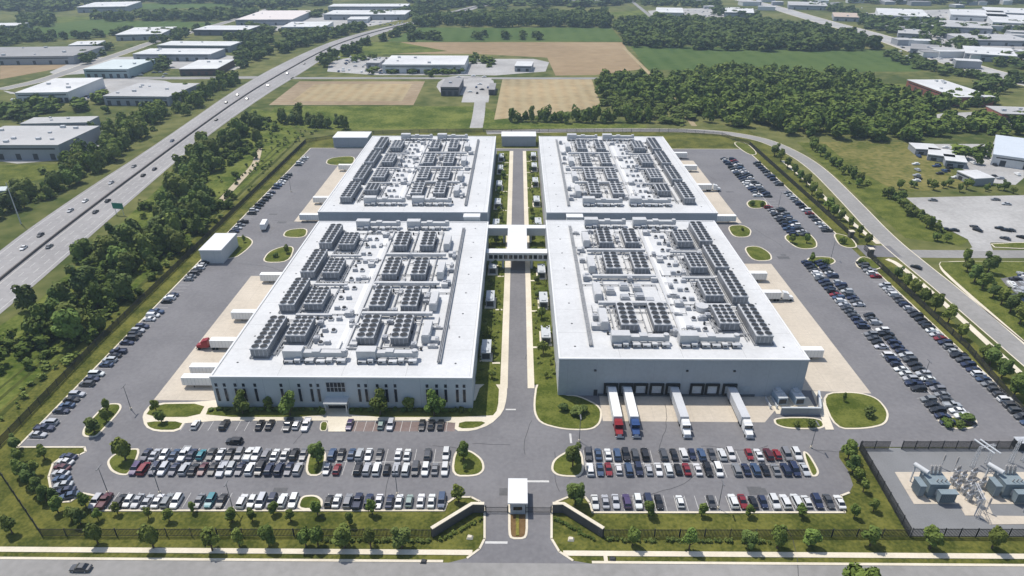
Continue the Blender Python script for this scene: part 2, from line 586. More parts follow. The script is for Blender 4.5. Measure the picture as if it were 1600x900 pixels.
def hmix(i, t):
    return (HLr[i][0] * (1 - t) + HRr[i][0] * t, HLr[i][1] * (1 - t) + HRr[i][1] * t)


hl = MB()
for t in (0.06, 0.445, 0.555, 0.94):
    strip(hl, [hmix(i, t) for i in range(HN)], 0.13, 0.13, 0.036)
for t in (0.19, 0.32, 0.68, 0.81):
    ln = resample([hmix(i, t) for i in range(HN)], 300)
    for i in range(0, 260, 2):
        strip(hl, [ln[i], ln[i + 1]], 0.1, 0.1, 0.036)
struct('lane_marking', hl, WHITE_LINE, 'white lane lines on the highway')
mbr = MB()
L_, Q_ = ribbon([hmix(i, 0.5) for i in range(HN)], 0.35)
mbr.v = []
for i in range(HN - 1):
    a, b, c, d = L_[i], Q_[i], Q_[i + 1], L_[i + 1]
    mbr.prism([a, b, c, d], 0.0, 1.1)
tag(mbr.build('median_barrier', mat('barrier_concrete', (0.14, 0.125, 0.115), var=0.2)), 'long dark concrete barrier down the middle of the highway', 'barrier')

# side roads


def road(pts, w, label, m=ROADWAY, z=0.03, kerb=0.0, name='road'):
    ln = smooth_open(PP(pts), 3)
    o = struct(name, strip(MB(), ln, w, w, z), m, label)
    if kerb:
        k = MB()
        strip(k, ln, w + kerb, -w, z + 0.03)
        strip(k, ln, -w, w + kerb, z + 0.03)
        k.build('road_edge', CONCRETE, o)
    return o


road([(760, 207), (860, 204), (1040, 203), (1120, 206), (1180, 215), (1216, 227), (1270, 256), (1332, 318), (1380, 370), (1440, 420), (1478, 450), (1600, 553), (1800, 720)], 4.8,
     'pale boundary road bending round the fence', kerb=0.5)
road([(1400, 396), (1470, 397), (1600, 397), (1800, 398)], 4.3, 'grey cross road leading away from the side gate', z=0.035)
road([(1345, 392), (1400, 393)], 6.5, 'short asphalt drive through the side gate', m=ASPHALT, z=0.038, name='driveway')
road([(455, 122), (600, 122), (940, 122.5)], 5, 'pale farm lane between the fields')
road([(742, 160), (750, 122)], 12, 'paved yard drive beside the dark barn', m=LOTGREY, z=0.033)
road([(744, 200), (748, 180), (750, 160)], 5, 'grey lane leading from the yard to the rear fence', m=LOTGREY)
road([(1140, -4), (1200, 8), (1282, 33), (1375, 57), (1450, 84), (1512, 104), (1600, 128), (1750, 160)], 17, 'wide pale road crossing the business park', kerb=1.5, m=LOTGREY)
road([(0, 140), (70, 125), (125, 105), (200, 80), (240, 65), (300, 50), (370, 30), (420, 14)], 7, 'pale road through the far warehouses', z=0.04, kerb=1)
road([(205, 122), (290, 122), (400, 121)], 7, 'cross lane in front of the grey warehouses', z=0.045)
road([(975, 75), (1000, 100), (1018, 118), (1050, 150), (1085, 197)], 2.2, 'narrow earth track through the wood', m=SOIL2, z=0.05, name='track')
road([(985, 0), (1010, 20), (1022, 30)], 4, 'straight far lane between pale fields', z=0.05)
road([(405, 232), (402, 246), (398, 258), (378, 278), (345, 314)], 2.0, 'winding bare earth path in the verge', m=mat('path_earth', (0.42, 0.35, 0.24), var=0.15), z=0.05, name='path')
side_walk = MB()
strip(side_walk, smooth_open(PP([(1222, 251), (1262, 284), (1320, 340), (1372, 381)]), 2), 1.5, 1.0, 0.06)
strip(side_walk, smooth_open(PP([(1385, 405), (1402, 412), (1440, 444), (1500, 497), (1600, 590), (1700, 680)]), 2), 1.5, 1.0, 0.06)
strip(side_walk, smooth_open(PP([(1600, 412), (1500, 409), (1474, 411), (1470, 420), (1500, 448), (1600, 535), (1700, 625)]), 2), 0.9, 0.9, 0.06)
struct('side_sidewalk', side_walk, CONCRETE, 'pale sidewalk between the side fence and the boundary road')
sheet('worn_lot', PP([(1416, 309), (1600, 305), (1720, 304), (1720, 379), (1548, 379), (1536, 390), (1520, 388), (1512, 374), (1465, 350)]), 0.04, LOTGREY,
      'nearly empty pale grey car park beyond the boundary road')
sheet('driveway', PP([(1516, 388), (1545, 376), (1552, 392), (1514, 393)]), 0.045, LOTGREY, 'short driveway joining the empty car park to the cross road')
kerbed('grass_verge', PP([(1545, 379), (1720, 379), (1720, 388), (1556, 389)]), 'grass verge along the empty car park', 1)
kerbed('grass_verge', PP([(1470, 408), (1720, 410), (1720, 640), (1640, 568), (1500, 447), (1466, 415)]), 'large lawn with trees at the road corner', 1, kw=0.3)
sheet('car_park', PP([(1560, 432), (1720, 425), (1720, 500), (1605, 468), (1575, 450)]), 0.21, ASPHALT, 'dark car park behind the corner trees', 1)
for pts, lb in (([(0, 140), (60, 152), (160, 156), (300, 160), (280, 128), (180, 120), (160, 124), (100, 150), (20, 148)], 'pale yard between the white and grey warehouses'),
                ([(60, 120), (180, 112), (270, 106), (360, 112), (390, 100), (370, 85), (240, 88), (130, 90)], 'pale yards round the teal roofed warehouse'),
                ([(0, 232), (110, 240), (150, 200), (230, 205), (120, 248), (0, 258)], 'pale yard behind the near grey warehouse'),
                ([(515, 95), (560, 88), (740, 92), (860, 92), (850, 118), (510, 117)], 'pale yard round the white field warehouse'),
                ([(680, 132), (700, 118), (770, 120), (775, 150), (690, 148)], 'pale yard round the dark barn'),
                ([(370, 45), (430, 25), (640, 12), (650, 26), (560, 45), (480, 50)], 'pale yards of the far white warehouses'),
                ([(1420, 225), (1480, 225), (1560, 225), (1600, 240), (1600, 290), (1540, 285), (1480, 250)], 'pale yard round the white sheds'),
                ([(1340, 18), (1600, 12), (1600, 40), (1480, 46), (1370, 40)], 'pale yards of the farthest white warehouses'),
                ([(1400, 50), (1600, 52), (1600, 100), (1490, 85)], 'car parks of the business park'),
                ([(1440, 178), (1600, 172), (1600, 200), (1450, 196)], 'bare yard beside the small brick building'),
                ([(1010, 14), (1180, 12), (1190, 26), (1020, 28)], 'pale yard round the far white shed')):
    sheet('paved_yard', PP(pts), 0.012 + 0.0005 * len(lb) / 4, LOTGREY, lb, 1)

# aprons of the loading bays
for pts, lb in (([(-115, 168.8), (-93, 168.8), (-93, 256), (-115, 256)], 'concrete apron along the slit-window hall'),
                ([(-115, 318), (-96, 318), (-96, 412), (-115, 412)], 'concrete apron along the rear hall on the highway side'),
                ([(90, 176), (114, 174.2), (114, 270), (90, 270)], 'concrete apron along the dock hall side'),
                ([(96, 318), (115, 318), (115, 425), (96, 425)], 'concrete apron along the rear hall on the car park side'),
                (PP([(936, 617), (1200, 617), (1212, 640), (1195, 660), (942, 658)]), 'concrete apron in front of the truck docks')):
    sheet('concrete_apron', pts, 0.035, APRON, lb)

# central drive: asphalt flanked by pale walks, grass beyond
Y0, Y1 = 176.0, 446.0
for s, xa, xb, xc, lb in ((-1, -2.9, -5.4, -14, 'slit-window'), (1, 3.6, 5.8, 13.4, 'dock')):
    w = MB().box(min(xa, xb), max(xa, xb), Y0, Y1, 0, 0.13)
    struct('drive_walk', w, CONCRETE, f'pale walk along the central drive on the {lb} hall side')
    g = MB().box(min(xb, xc), max(xb, xc), Y0 + 2, Y1, 0, 0.16)
    struct('drive_lawn', g, LAWN, f'grass strip with plant pads on the {lb} hall side')

# front lawns and islands
tag(MB().prism(smooth(PP([(237, 630), (222, 648), (226, 667), (243, 675), (280, 675), (291, 658), (500, 657.5), (712, 657.5), (710, 674), (738, 674),
                   (766, 664), (786, 645), (792, 622), (793, 590), (760, 590), (320, 628)]), 1), 0, 0.12).build('forecourt', CONCRETE),
    'pale walk and kerb in front of the slit-window hall', None, None, 'structure')
for pts, lb in (([(240, 632), (322, 631), (310, 652), (226, 652)], 'small lawn at the corner beside the trailer apron'),
                ([(229, 659), (287, 659), (278, 672), (245, 672), (232, 667)], 'small rounded lawn below the corner walk'),
                ([(328, 634), (508, 634), (508, 652), (320, 652)], 'lawn before the hall on the trailer side of the entrance'),
                ([(544, 634), (740, 634), (752, 600), (780, 600), (778, 640), (768, 652), (546, 652)], 'lawn before the hall on the drive side of the entrance'),
                ([(718, 659), (762, 659), (745, 669), (716, 670)], 'small lawn at the drive end of the visitor stalls')):
    tag(MB().prism(smooth(PP(pts), 1), 0.05, 0.17).build('lawn', LAWN), lb, None, None, 'structure')
for pts, lb in (([(838, 592), (832, 640), (842, 662), (880, 672), (924, 673), (940, 661), (941, 636), (905, 618), (878, 617), (876, 592)], 'big rounded lawn at the corner of the dock hall'),
                ([(1280, 614), (1338, 612), (1372, 622), (1390, 645), (1385, 664), (1352, 671), (1304, 671)], 'rounded lawn with one dark bush by the dock hall'),
                ([(1208, 652), (1283, 652), (1292, 671), (1232, 671), (1210, 664)], 'planted bed below the generator yard wall')):
    kerbed('lawn', PP(pts), lb, 2)
tag(MB().prism(PP([(1268, 612), (1280, 612), (1303, 672), (1290, 672)]), 0, 0.2).build('footpath', CONCRETE), 'narrow pale path beside the generator yard', None, None, 'structure')
ISL = [([(222, 701), (203, 701), (177, 710), (166, 722), (172, 736), (186, 743), (203, 743)], 'tree island at the far end of the highway-side front lot'),
       ([(483, 702), (512, 702), (505, 744), (475, 744)], 'tree island splitting the highway-side front lot'),
       ([(710, 702), (735, 703), (755, 718), (758, 735), (745, 745), (704, 745)], 'rounded tree island beside the gatehouse drive'),
       ([(910, 702), (887, 704), (864, 718), (860, 735), (872, 745), (914, 746)], 'rounded tree island at the substation-side front lot'),
       ([(1252, 704), (1264, 708), (1281, 737), (1277, 745), (1266, 745)], 'narrow grass island at the end of the substation-side lot'),
       ([(470, 775), (494, 773), (506, 782), (502, 797), (462, 797)], 'grass island within the fence-side parking row'),
       ([(165, 631), (189, 630), (191, 640), (160, 674), (149, 684), (128, 683), (130, 668)], 'shrub island by the row of cars along the fence'),
       ([(1460, 655), (1478, 651), (1521, 651), (1529, 661), (1519, 671), (1484, 671)], 'shrub island ending the double parking row'),
       ([(1222, 370), (1241, 386), (1256, 390), (1277, 388), (1277, 377), (1262, 362), (1240, 362)], 'twin tree island below the upper double row'),
       ([(1257, 411), (1263, 402), (1282, 401), (1300, 402), (1308, 410), (1290, 417), (1270, 420)], 'tree island above the lower double row'),
       ([(1165, 318), (1172, 312), (1196, 313), (1200, 321), (1190, 326), (1172, 326)], 'little tree island halfway up the upper double row'),
       ([(1300, 363), (1309, 382), (1324, 388), (1342, 387), (1330, 370)], 'grass island at the end of the upper fence row'),
       ([(1335, 410), (1345, 400), (1362, 404), (1382, 418), (1360, 424), (1340, 419)], 'grass island beside the side gate'),
       ([(312, 404), (366, 405), (385, 392), (398, 378), (386, 369), (365, 370)], 'grass island round the white pump house'),
       ([(440, 371), (447, 359), (482, 356), (478, 372)], 'half-round grass bed between the two trailer aprons'),
       ([(408, 411), (418, 394), (440, 385), (462, 385), (452, 410)], 'half-round grass bed above the front trailer apron'),
       ([(1135, 353), (1160, 351), (1175, 359), (1172, 371), (1145, 371)], 'half-round grass bed between the aprons by the dock hall'),
       ([(1160, 386), (1185, 384), (1205, 396), (1207, 408), (1175, 408)], 'half-round grass bed above the dock hall side apron'),
       ([(1142, 222), (1166, 222), (1186, 241), (1170, 243)], 'grass corner at the top of the side car park'),
       ([(508, 258), (512, 247), (556, 243), (552, 259)], 'little grass bed beside the rear trailers')]
for pts, lb in ISL:
    kerbed('grass_island', PP(pts), lb, 2)
kerbed('gate_island', PP([(794, 748), (823, 748), (825, 800), (825, 834), (820, 843), (798, 843), (794, 834), (794, 800)]), 'planted island under the gatehouse', 1, fill=MULCH)
MB().box(P(806, 820)[0], P(811, 820)[0], P(810, 838)[1], P(810, 806)[1], 0.15, 0.35).build('flower_bed', FLOWER, bpy.data.objects['gate_island'])

# parking stall lines, stop lines
pl = MB()


def stall_lines(x0, x1, ya, yb, pitch=2.72, hw=0.06):
    n = int((x1 - x0) / pitch)
    for i in range(n + 1):
        x = x0 + i * pitch
        pl.face([(x - hw, ya, 0.028), (x + hw, ya, 0.028), (x + hw, yb, 0.028), (x - hw, yb, 0.028)])


def rowY(py):
    return P(810, py)[1]


for xa, xb in ((222, 476), (510, 704), (914, 1254)):
    ym = rowY(723)
    stall_lines(P(xa, 723)[0], P(xb, 723)[0], ym, ym + 5.3)
    stall_lines(P(xa, 723)[0], P(xb, 723)[0], ym - 5.3, ym)
    pl.face([(P(xa, 723)[0], ym - .08, 0.032), (P(xb, 723)[0], ym - .08, 0.032), (P(xb, 723)[0], ym + .08, 0.032), (P(xa, 723)[0], ym + .08, 0.032)])
for xa, xb in ((150, 460), (505, 694), (926, 1316)):
    yb = rowY(797)
    stall_lines(P(xa, 797)[0], P(xb, 797)[0], yb, yb + 5.3)
for xa, xb in ((292, 500), (545, 711)):
    yb = rowY(658)
    stall_lines(P(xa, 658)[0], P(xb, 658)[0], yb - 5.2, yb)


def stall_rows(xa, xb, y0, y1, pitch=2.78):
    n = int((y1 - y0) / pitch)
    for i in range(n + 1):
        y = y0 + i * pitch
        pl.face([(xa, y - .06, 0.028), (xb, y - .06, 0.028), (xb, y + .06, 0.028), (xa, y + .06, 0.028)])


stall_rows(127.3, 132.8, 158, 272)
stall_rows(133.0, 138.5, 158, 272)
stall_rows(151.5, 157, 158, 272)
stall_rows(133, 138.2, 300, 430, 3.7)
stall_rows(138.4, 143.6, 300, 430, 3.9)
stall_rows(151.5, 157, 305, 420, 4.6)
stall_rows(-143, -138, 150, 272)
stall_rows(-143, -138, 296, 440)
for x, y0, y1 in ((132.9, 158, 272), (138.3, 300, 430)):
    pl.face([(x - .1, y0, .033), (x + .1, y0, .033), (x + .1, y1, .033), (x - .1, y1, .033)])
struct('stall_lines', pl, WHITE_LINE, 'white lines marking the parking stalls')
sl = MB()
for xa, xb, py, hw in ((758, 793, 848, .35), (824, 858, 752, .35), (790, 806, 640, .3)):
    y = rowY(py)
    sl.face([(P(xa, py)[0], y - hw, .034), (P(xb, py)[0], y - hw, .034), (P(xb, py)[0], y + hw, .034), (P(xa, py)[0], y + hw, .034)])
xa, ya = P(892, 688)
sl.face([(xa - .3, rowY(692), .034), (xa + .3, rowY(692), .034), (xa + .3, rowY(677), .034), (xa - .3, rowY(677), .034)])
struct('stop_line', sl, WHITE_LINE, 'white stop lines on the gatehouse drive')
for xa, xb, lb in ((552, 592, 'reddish worn stalls near the hall entrance'), (618, 660, 'reddish worn stalls beside the black visitor cars'), (692, 711, 'reddish worn stall at the drive end')):
    sheet('worn_stalls', PP([(xa, 659), (xb, 659), (xb, 674), (xa - 4, 674)]), 0.024, ASPHALT_DARK, lb)

wr = random.Random(3)
cs = MB()
for k in range(28):
    x, y = wr.choice([(wr.uniform(-136, -117), wr.uniform(160, 430)), (wr.uniform(116, 127), wr.uniform(160, 430)), (wr.uniform(140, 150), wr.uniform(160, 290)), (wr.uniform(-95, 90), wr.uniform(145, 151)),
                      (wr.uniform(-90, 90), wr.uniform(128, 133)), (wr.uniform(-2.5, 3), wr.uniform(110, 420)), (wr.uniform(-200, 200), wr.uniform(96, 107))])
    a = wr.choice((0, math.pi / 2)) + wr.uniform(-.15, .15)
    ln = [(x, y)]
    for t in range(wr.randint(5, 12)):
        a += wr.uniform(-.25, .25)
        ln.append((ln[-1][0] + math.cos(a) * 2.2, ln[-1][1] + math.sin(a) * 2.2))
    if all(abs(p[0]) < 142 or p[1] < 107 for p in ln):
        strip(cs, ln, .07, .07, .0435)
struct('crack_sealing', cs, mat('tar', (.05, .05, .052)), 'dark sealed cracks wandering over the asphalt')
ps = MB()
for k in range(9):
    x, y = wr.choice([(wr.uniform(-136, -120), wr.uniform(160, 420)), (wr.uniform(116, 125), wr.uniform(165, 420)), (wr.uniform(-80, 80), wr.uniform(146, 149)), (wr.uniform(-80, 70), wr.uniform(129, 131))])
    w, d = wr.uniform(2, 6), wr.uniform(1.5, 3)
    z = .030 + .0004 * k
    ps.face([(x, y, z), (x + w, y, z), (x + w, y + d, z), (x, y + d, z)])
struct('asphalt_patch', ps, mat('new_asphalt', (.105, .104, .105), scale=.5), 'darker repair patches in the asphalt')
# ------------------------------------------------------------------ the four halls
HALLS = {}


def hall(key, label, x0, x1, y0, y1, h, wall, front):
    root = thing('warehouse_hall', label, 'building', ((x0 + x1) / 2, y0, 0))
    w, d = (x1 - x0) / 2, y1 - y0
    MB().prism([(-w, 0), (w, 0), (w, d), (-w, d)], 0, h - 0.25).build('wall', wall, root)
    if front is not wall:
        MB().box(-w + 0.02, w - 0.02, -0.12, -0.003, 0, h - 0.5).build('front_wall', front, root)
    rf = MB().prism([(-w + .4, .4), (w - .4, .4), (w - .4, d - .4), (-w + .4, d - .4)], h - 0.3, h).build('roof', ROOF, root)
    p = MB()
    p.box(-w - .15, w + .15, -.2, .45, h - .28, h + .22)
    p.box(-w - .15, w + .15, d - .45, d + .15, h - .28, h + .22)
    p.box(-w - .15, -w + .45, .45, d - .45, h - .28, h + .22)
    p.box(w - .45, w + .15, .45, d - .45, h - .28, h + .22)
    p.build('parapet', ROOFW, rf)
    HALLS[key] = (root, x0, x1, y0, y1, h, label)
    return root


H1 = hall('slit', 'pale grey hall with tall slit windows and rooftop chillers beside the highway lot', -93.3, -13.6, 165.5, 290, 11.5, PRECAST, PRECAST)
H2 = hall('dock', 'slate fronted hall with a row of truck docks facing the front', 13.2, 90.6, 172.5, 286, 14, PALEWALL, SLATE)
H3 = hall('rear', 'rear white roofed hall directly behind the slit-window hall', -96.5, -14.5, 301, 439, 12, PRECAST, SLATE)
H4 = hall('rear dock', 'rear white roofed hall directly behind the truck-dock hall', 14.2, 96.5, 301, 439, 12, PALEWALL, SLATE)

# slit windows, entrance of the first hall
for px in (336, 349, 366, 379, 397, 438, 466, 485, 496, 560, 571, 589, 603, 617, 667, 682, 696, 714, 725):
    x = P(px, 618, 6)[0] + 53.45
    wi = MB().box(x - .42, x + .42, -.06, .05, 2.4, 7.2).build('window', BLUEGLASS, H1)
    MB().box(x - .52, x - .43, -.14, .04, 2.3, 7.3).box(x + .43, x + .52, -.14, .04, 2.3, 7.3).build('window_frame', METAL, wi)
    up = MB().box(x - .42, x + .42, -.06, .05, 7.9, 9.1).build('window', BLUEGLASS, H1)
en = MB().box(-5.2, 5.2, -1.2, .05, 0, 4.2)
ex = P(528, 630, 2)[0] + 53.45
e = MB().box(ex - 3, ex + 3, -.5, .05, 0.1, 3.2).build('entrance_door', GLASS, H1)
MB().box(ex - 3.3, ex - 3.02, -.7, .05, 0, 3.4).box(ex + 3.02, ex + 3.3, -.7, .05, 0, 3.4).build('door_frame', METAL, e)
MB().box(ex - 3.6, ex + 3.6, -3.2, .05, 3.5, 4.1).box(ex - 3.4, ex - 3.1, -3, -2.7, 0.1, 3.5).box(ex + 3.1, ex + 3.4, -3, -2.7, 0.1, 3.5).build('canopy', PALEWALL, H1)
gw = MB().box(ex - 2.9, ex + 2.9, -.08, .05, 6.2, 9.6).build('entrance_window', BLUEGLASS, H1)
mu = MB()
for k in range(6):
    mu.box(ex - 2.9 + k * 1.16 - .07, ex - 2.9 + k * 1.16 + .07, -.14, -.085, 6.2, 9.6)
mu.box(ex - 2.9, ex + 2.9, -.15, -.145, 7.8, 7.95)
mu.build('mullion', METAL, gw)
tag(MB().prism(PP([(512, 653), (516, 636), (540, 636), (545, 653), (540, 675), (513, 675)]), 0, 0.19).build('entrance_path', CONCRETE), 'pale path to the hall entrance', None, None, 'structure')
for a in ((501, 513), (527, 538)):
    kerbed('grass_island', PP([(a[0], 659), (a[1], 659), (a[1] - 2, 674), (a[0] - 2, 674)]), 'tiny grass bed %s the entrance path' % ('before' if a[0] < 510 else 'beyond'), 1, kw=.3)

# dock doors of the second hall
DOCKX = [955, 979, 1002, 1027, 1052, 1090, 1114, 1141]
for px in DOCKX:
    x = P(px, 605, 4)[0] - 51.9
    d = MB().box(x - 1.55, x + 1.55, -.24, -.125, 1.2, 4.3).build('dock_door', mat('dock_door_grey', (0.42, 0.45, 0.48)), H2)
    s = MB().box(x - 2.2, x - 1.56, -.75, -.125, 0.9, 5.0).box(x + 1.56, x + 2.2, -.75, -.125, 0.9, 5.0).box(x - 1.56, x + 1.56, -.75, -.125, 4.31, 5.0)
    s.build('dock_seal', RUBBER, d)
    MB().box(x - 1.5, x + 1.5, -.6, -.125, 0.55, 1.15).build('dock_leveller', DARK, d)
x = P(1162, 605, 3)[0] - 51.9
MB().box(x - 1.7, x + 1.7, -.2, -.125, 0.3, 3.9).build('shutter_door', mat('shutter_grey', (0.28, 0.32, 0.35)), H2)
x = P(930, 607, 2)[0] - 51.9
MB().box(x - .6, x + .6, -.2, -.125, 0.05, 2.4).build('service_door', DARK, H2)
MB().box(-26, 24, -.35, -.125, 0.0, 0.85).build('plinth', mat('dark_plinth', (0.10, 0.11, 0.12)), H2)
for px in (929, 1071, 1144):
    x = P(px, 577, 9)[0] - 51.9
    MB().box(x - .35, x + .35, -.5, -.125, 9.6, 10.1).build('wall_lamp', DARK, H2)
# grooves for small doors along the drive side
for root, sx, d in ((H1, 39.85, 124), (H2, -38.7, 113)):
    for k in range(5):
        y = 14 + k * 24
        m = MB().box(min(sx, sx * 1.002), max(sx, sx * 1.002), y, y + 1.3, 0.1, 2.4)
        m.build('service_door', DARK, root)

# ------------------------------------------------------------------ rooftop plant


def chiller_mesh(w, L, h, nc, nr):
    m = MB()
    m.box(-w / 2, w / 2, -L / 2, L / 2, .55, h - .35, 0)
    for s in (-1, 1):
        m.box(*sorted((s * (w / 2 + .25), s * (w / 2 + .5))), -L / 2 - .6, L / 2 + .6, .25, .5, 2)
        m.box(-w / 2 - .5, w / 2 + .5, *sorted((s * (L / 2 + .35), s * (L / 2 + .6))), .2, .45, 2)
    m.box(-w / 2 - .1, w / 2 + .1, -L / 2 - .1, L / 2 + .1, h - .35, h, 1)
    for s in (-1, 1):
        m.box(s * (w / 2 - .5) - .15, s * (w / 2 - .5) + .15, -L / 2, L / 2, 0, .55, 0)
    n = max(3, int(L / 1.7))
    for k in range(n):                                     # coil panels
        y0 = -L / 2 + (k + .1) * L / n
        for s in (-1, 1):
            m.box(*sorted((s * w / 2, s * (w / 2 + .06))), y0, y0 + .8 * L / n, .7, h - .5, 2)
    for k in range(int(w / 1.3)):
        x0 = -w / 2 + (k + .12) * w / int(w / 1.3)
        m.box(x0, x0 + .76 * w / int(w / 1.3), -L / 2 - .06, -L / 2, .7, h - .5, 2)
    return m.mesh('chiller', [CHILLER, CHILLER_TOP, mat('coil', (.21, .215, .225), rough=.6)])


def fan_mesh(r):
    m = MB()
    m.tube((0, 0, 0), (0, 0, .30), r * 1.06, 12, r * 1.02, 0, False)
    m.tube((0, 0, .04), (0, 0, .16), r, 12, None, 1)
    m.tube((0, 0, .16), (0, 0, .22), r * .2, 8, None, 2)
    for k in range(4):
        m.box(-.06, .06, -r, r, .2, .24, 2, Matrix.Rotation(k * math.pi / 4, 4, 'Z'))
    return m.mesh('fan', [CHILLER_TOP, FAN, DARK])


FANS = {}
CH = {}


def chiller(label, group, x, y, z, w, L, h, nc, nr, fans=True):
    key = (w, L, h, nc, nr)
    if key not in CH:
        CH[key] = chiller_mesh(*key)
    o = link('rooftop_chiller', CH[key], None, (x, y, z))
    tag(o, label, 'chiller', group)
    r = round(min(w / nc, L / nr) * .45, 2)
    if r not in FANS:
        FANS[r] = fan_mesh(r)
    for i in range(nc):
        for j in range(nr):
            f = link('fan', FANS[r], o, (-w / 2 + (i + .5) * w / nc, -L / 2 + (j + .5) * L / nr, h))


def roof_kit(key, short):
    root, x0, x1, y0, y1, h, _ = HALLS[key]
    mirror = x0 > 0
    W, D = x1 - x0, y1 - y0
    front = y0 < 200

    def XY(u, v):
        return ((x1 - u * W) if mirror else (x0 + u * W), y0 + v * D)
    rnd = random.Random(key)
    roof_name = f'the {short}'
    rows = (.20, .37, .57, .785)
    Lc = 14.5 if front else 18.5
    # long edge units
    for k in range(4):
        v = (.165, .395, .605, .825)[k] if front else (.17, .38, .59, .80)[k]
        x, y = XY(.148 if front else .135, v)
        chiller(f'long fan-topped chiller, {ordn(k + 1)} from the front, outer edge of {roof_name} roof', 'long rooftop chillers', x, y, h,
                5.4, 20.5 if front else 24, 3.5, 2, 8)
    for c, (u, w, nc, nr) in enumerate(((.262, 6.4, 3, 5), (.55, 5.6, 2, 5), (.69, 5.6, 2, 5))):
        for r in range(4):
            if key == 'dock' and c > 0 and r == 1:
                continue
            if not front and c == 0 and r == 0:
                L2 = 10
            else:
                L2 = Lc * (.85 if c == 0 else 1)
            x, y = XY(u, rows[r])
            nth = ('outer', 'middle', 'inner')[c]
            rr = r if not (key == 'dock' and c > 0 and r > 1) else r - 1
            chiller(f'fan-topped chiller, {ordn(rr + 1)} from the front in the {nth} column on {roof_name}', 'rooftop chillers', x, y, h, w, L2, 3.3, nc, nr)
    # tall white air handlers next to the inner column
    for r in range(4):
        x, y = XY(.795, rows[r] - .01)
        m = MB().box(-1.3, 1.3, -5, 5, .3, 3.2, 0).box(-1.1, 1.1, -4.8, -2.6, 3.2, 3.5, 0).box(-1.35, -1.3, -4, 4, .8, 2.6, 1)
        m.box(-1.2, 1.2, 5.0, 6.6, .6, 2.2, 0)
        o = m.build('air_handler', [DUCT, METAL], None, (x, y, h))
        tag(o, f'white air handler, {ordn(r + 1)} from the front beside the inner chillers on {roof_name}', 'air handler', 'rooftop air handlers')
    # cross ducts between the rows
    for r in range(3):
        va = (rows[r] + rows[r + 1]) / 2 + .005
        xa, y = XY(.49, va)
        xb, _ = XY(.80, va)
        m = MB().box(min(xa, xb), max(xa, xb), -.7, .7, 1.0, 2.1, 0).box(min(xa, xb) + 2, max(xa, xb) - 2, 1.2, 1.6, .9, 1.3, 1)
        for k in range(6):
            xx = min(xa, xb) + (k + .5) * abs(xb - xa) / 6
            m.box(xx - .15, xx + .15, -.6, 1.6, 0, 1.0, 1)
        o = m.build('cross_duct', [DUCT, METAL], None, (0, y, h))
        tag(o, f'long white cross duct, {ordn(r + 1)} from the front on {roof_name}', 'duct', 'rooftop cross ducts')
    if True:
        for r in range(3):
            va = (rows[r] + rows[r + 1]) / 2
            xa, y = XY(.20, va)
            xb, _ = XY(.36, va)
            m = MB().box(min(xa, xb), max(xa, xb), -.5, .5, .8, 1.6, 0)
            for k in range(4):
                xx = min(xa, xb) + (k + .5) * abs(xb - xa) / 4
                m.box(xx - .15, xx + .15, -.45, .45, 0, .8, 1)
            o = m.build('cross_duct', [DUCT, METAL], None, (0, y, h))
            tag(o, f'short white duct, {ordn(r + 1)} from the front by outer chillers on {roof_name}', 'duct', 'short rooftop ducts')
    # long front and rear duct runs with louvred boxes
    for v, nm in ((.075, 'front'), (.935, 'rear')):
        for (ua, ub) in ((.25, .50), (.54, .78)):
            xa, y = XY(ua, v)
            xb, _ = XY(ub, v)
            a, b = min(xa, xb), max(xa, xb)
            m = MB().box(a + 4.5, b, -.2, 1.8, 1.2, 2.9, 0).box(a, a + 6.0, -.95, 2.4, .5, 3.9, 0).box(a + 9, a + 11.5, -.3, 1.9, 2.9, 3.4, 0)
            n = 6
            for k in range(n):
                xx = a + (k + .15) * (b - a) / n
                m.box(xx, xx + (.86, .55, .8)[k % 3] * (b - a) / n, -2.4, -1.0, .45, (1.4, 1.1, 1.6)[(k + len(key)) % 3], 1 if (k + len(key)) % 2 else 0)
                m.box(xx + .4, xx + .45 * (b - a) / n, -2.44, -2.4, .6, 1.05, 2)
                m.box(xx - .1, xx + .12, -2.5, -1.1, 0, 1.2, 2)
            m.box(a, b, -1.2, -.9, .5, .9, 1)
            for k in range(7):
                xx = a + (k + .5) * (b - a) / 7
                m.box(xx - .12, xx + .12, 0, 1.4, 0, 1.2, 1)
            m.tube((b - 1, .6, 2.6), (b - 1, .6, 3.6), .9, 12, None, 0)
            o = m.build('duct_run', [DUCT, METAL, DARK], None, (0, y, h))
            tag(o, f'white louvred duct run at the {nm} edge, {"outer" if ua < .5 else "inner"} part, on {roof_name}', 'duct')
    # pipe rack down the inner edge
    xr, _ = XY(.865, 0)
    ya, yb = XY(0, .06)[1], XY(0, .93)[1]
    m = MB()
    for dx in (-.5, 0, .5):
        m.tube((dx, ya, .8), (dx, yb, .8), .17, 6, None, 0)
    m.box(-.62, .62, ya, yb, .5, .56, 0)
    n = 40
    for k in range(n):
        y = ya + (k + .5) * (yb - ya) / n
        m.box(-.5, .5, y - .08, y + .08, 0, .6, 1)
    o = m.build('pipe_rack', [PIPE, DARK], None, (xr, 0, h))
    tag(o, f'long pipe rack along the inner edge of {roof_name}', 'pipes')
    xr, _ = XY(.475, 0)
    m = MB().box(-.3, .3, ya + 3, yb - 3, .35, .8, 0)
    for k in range(20):
        y = ya + (k + .5) * (yb - ya) / 20
        m.box(-.4, .4, y - .1, y + .1, 0, .35, 1)
    tag(m.build('cable_tray', [DUCT, METAL], None, (xr, 0, h)), f'thin white cable tray down the middle of {roof_name}', 'cable tray')
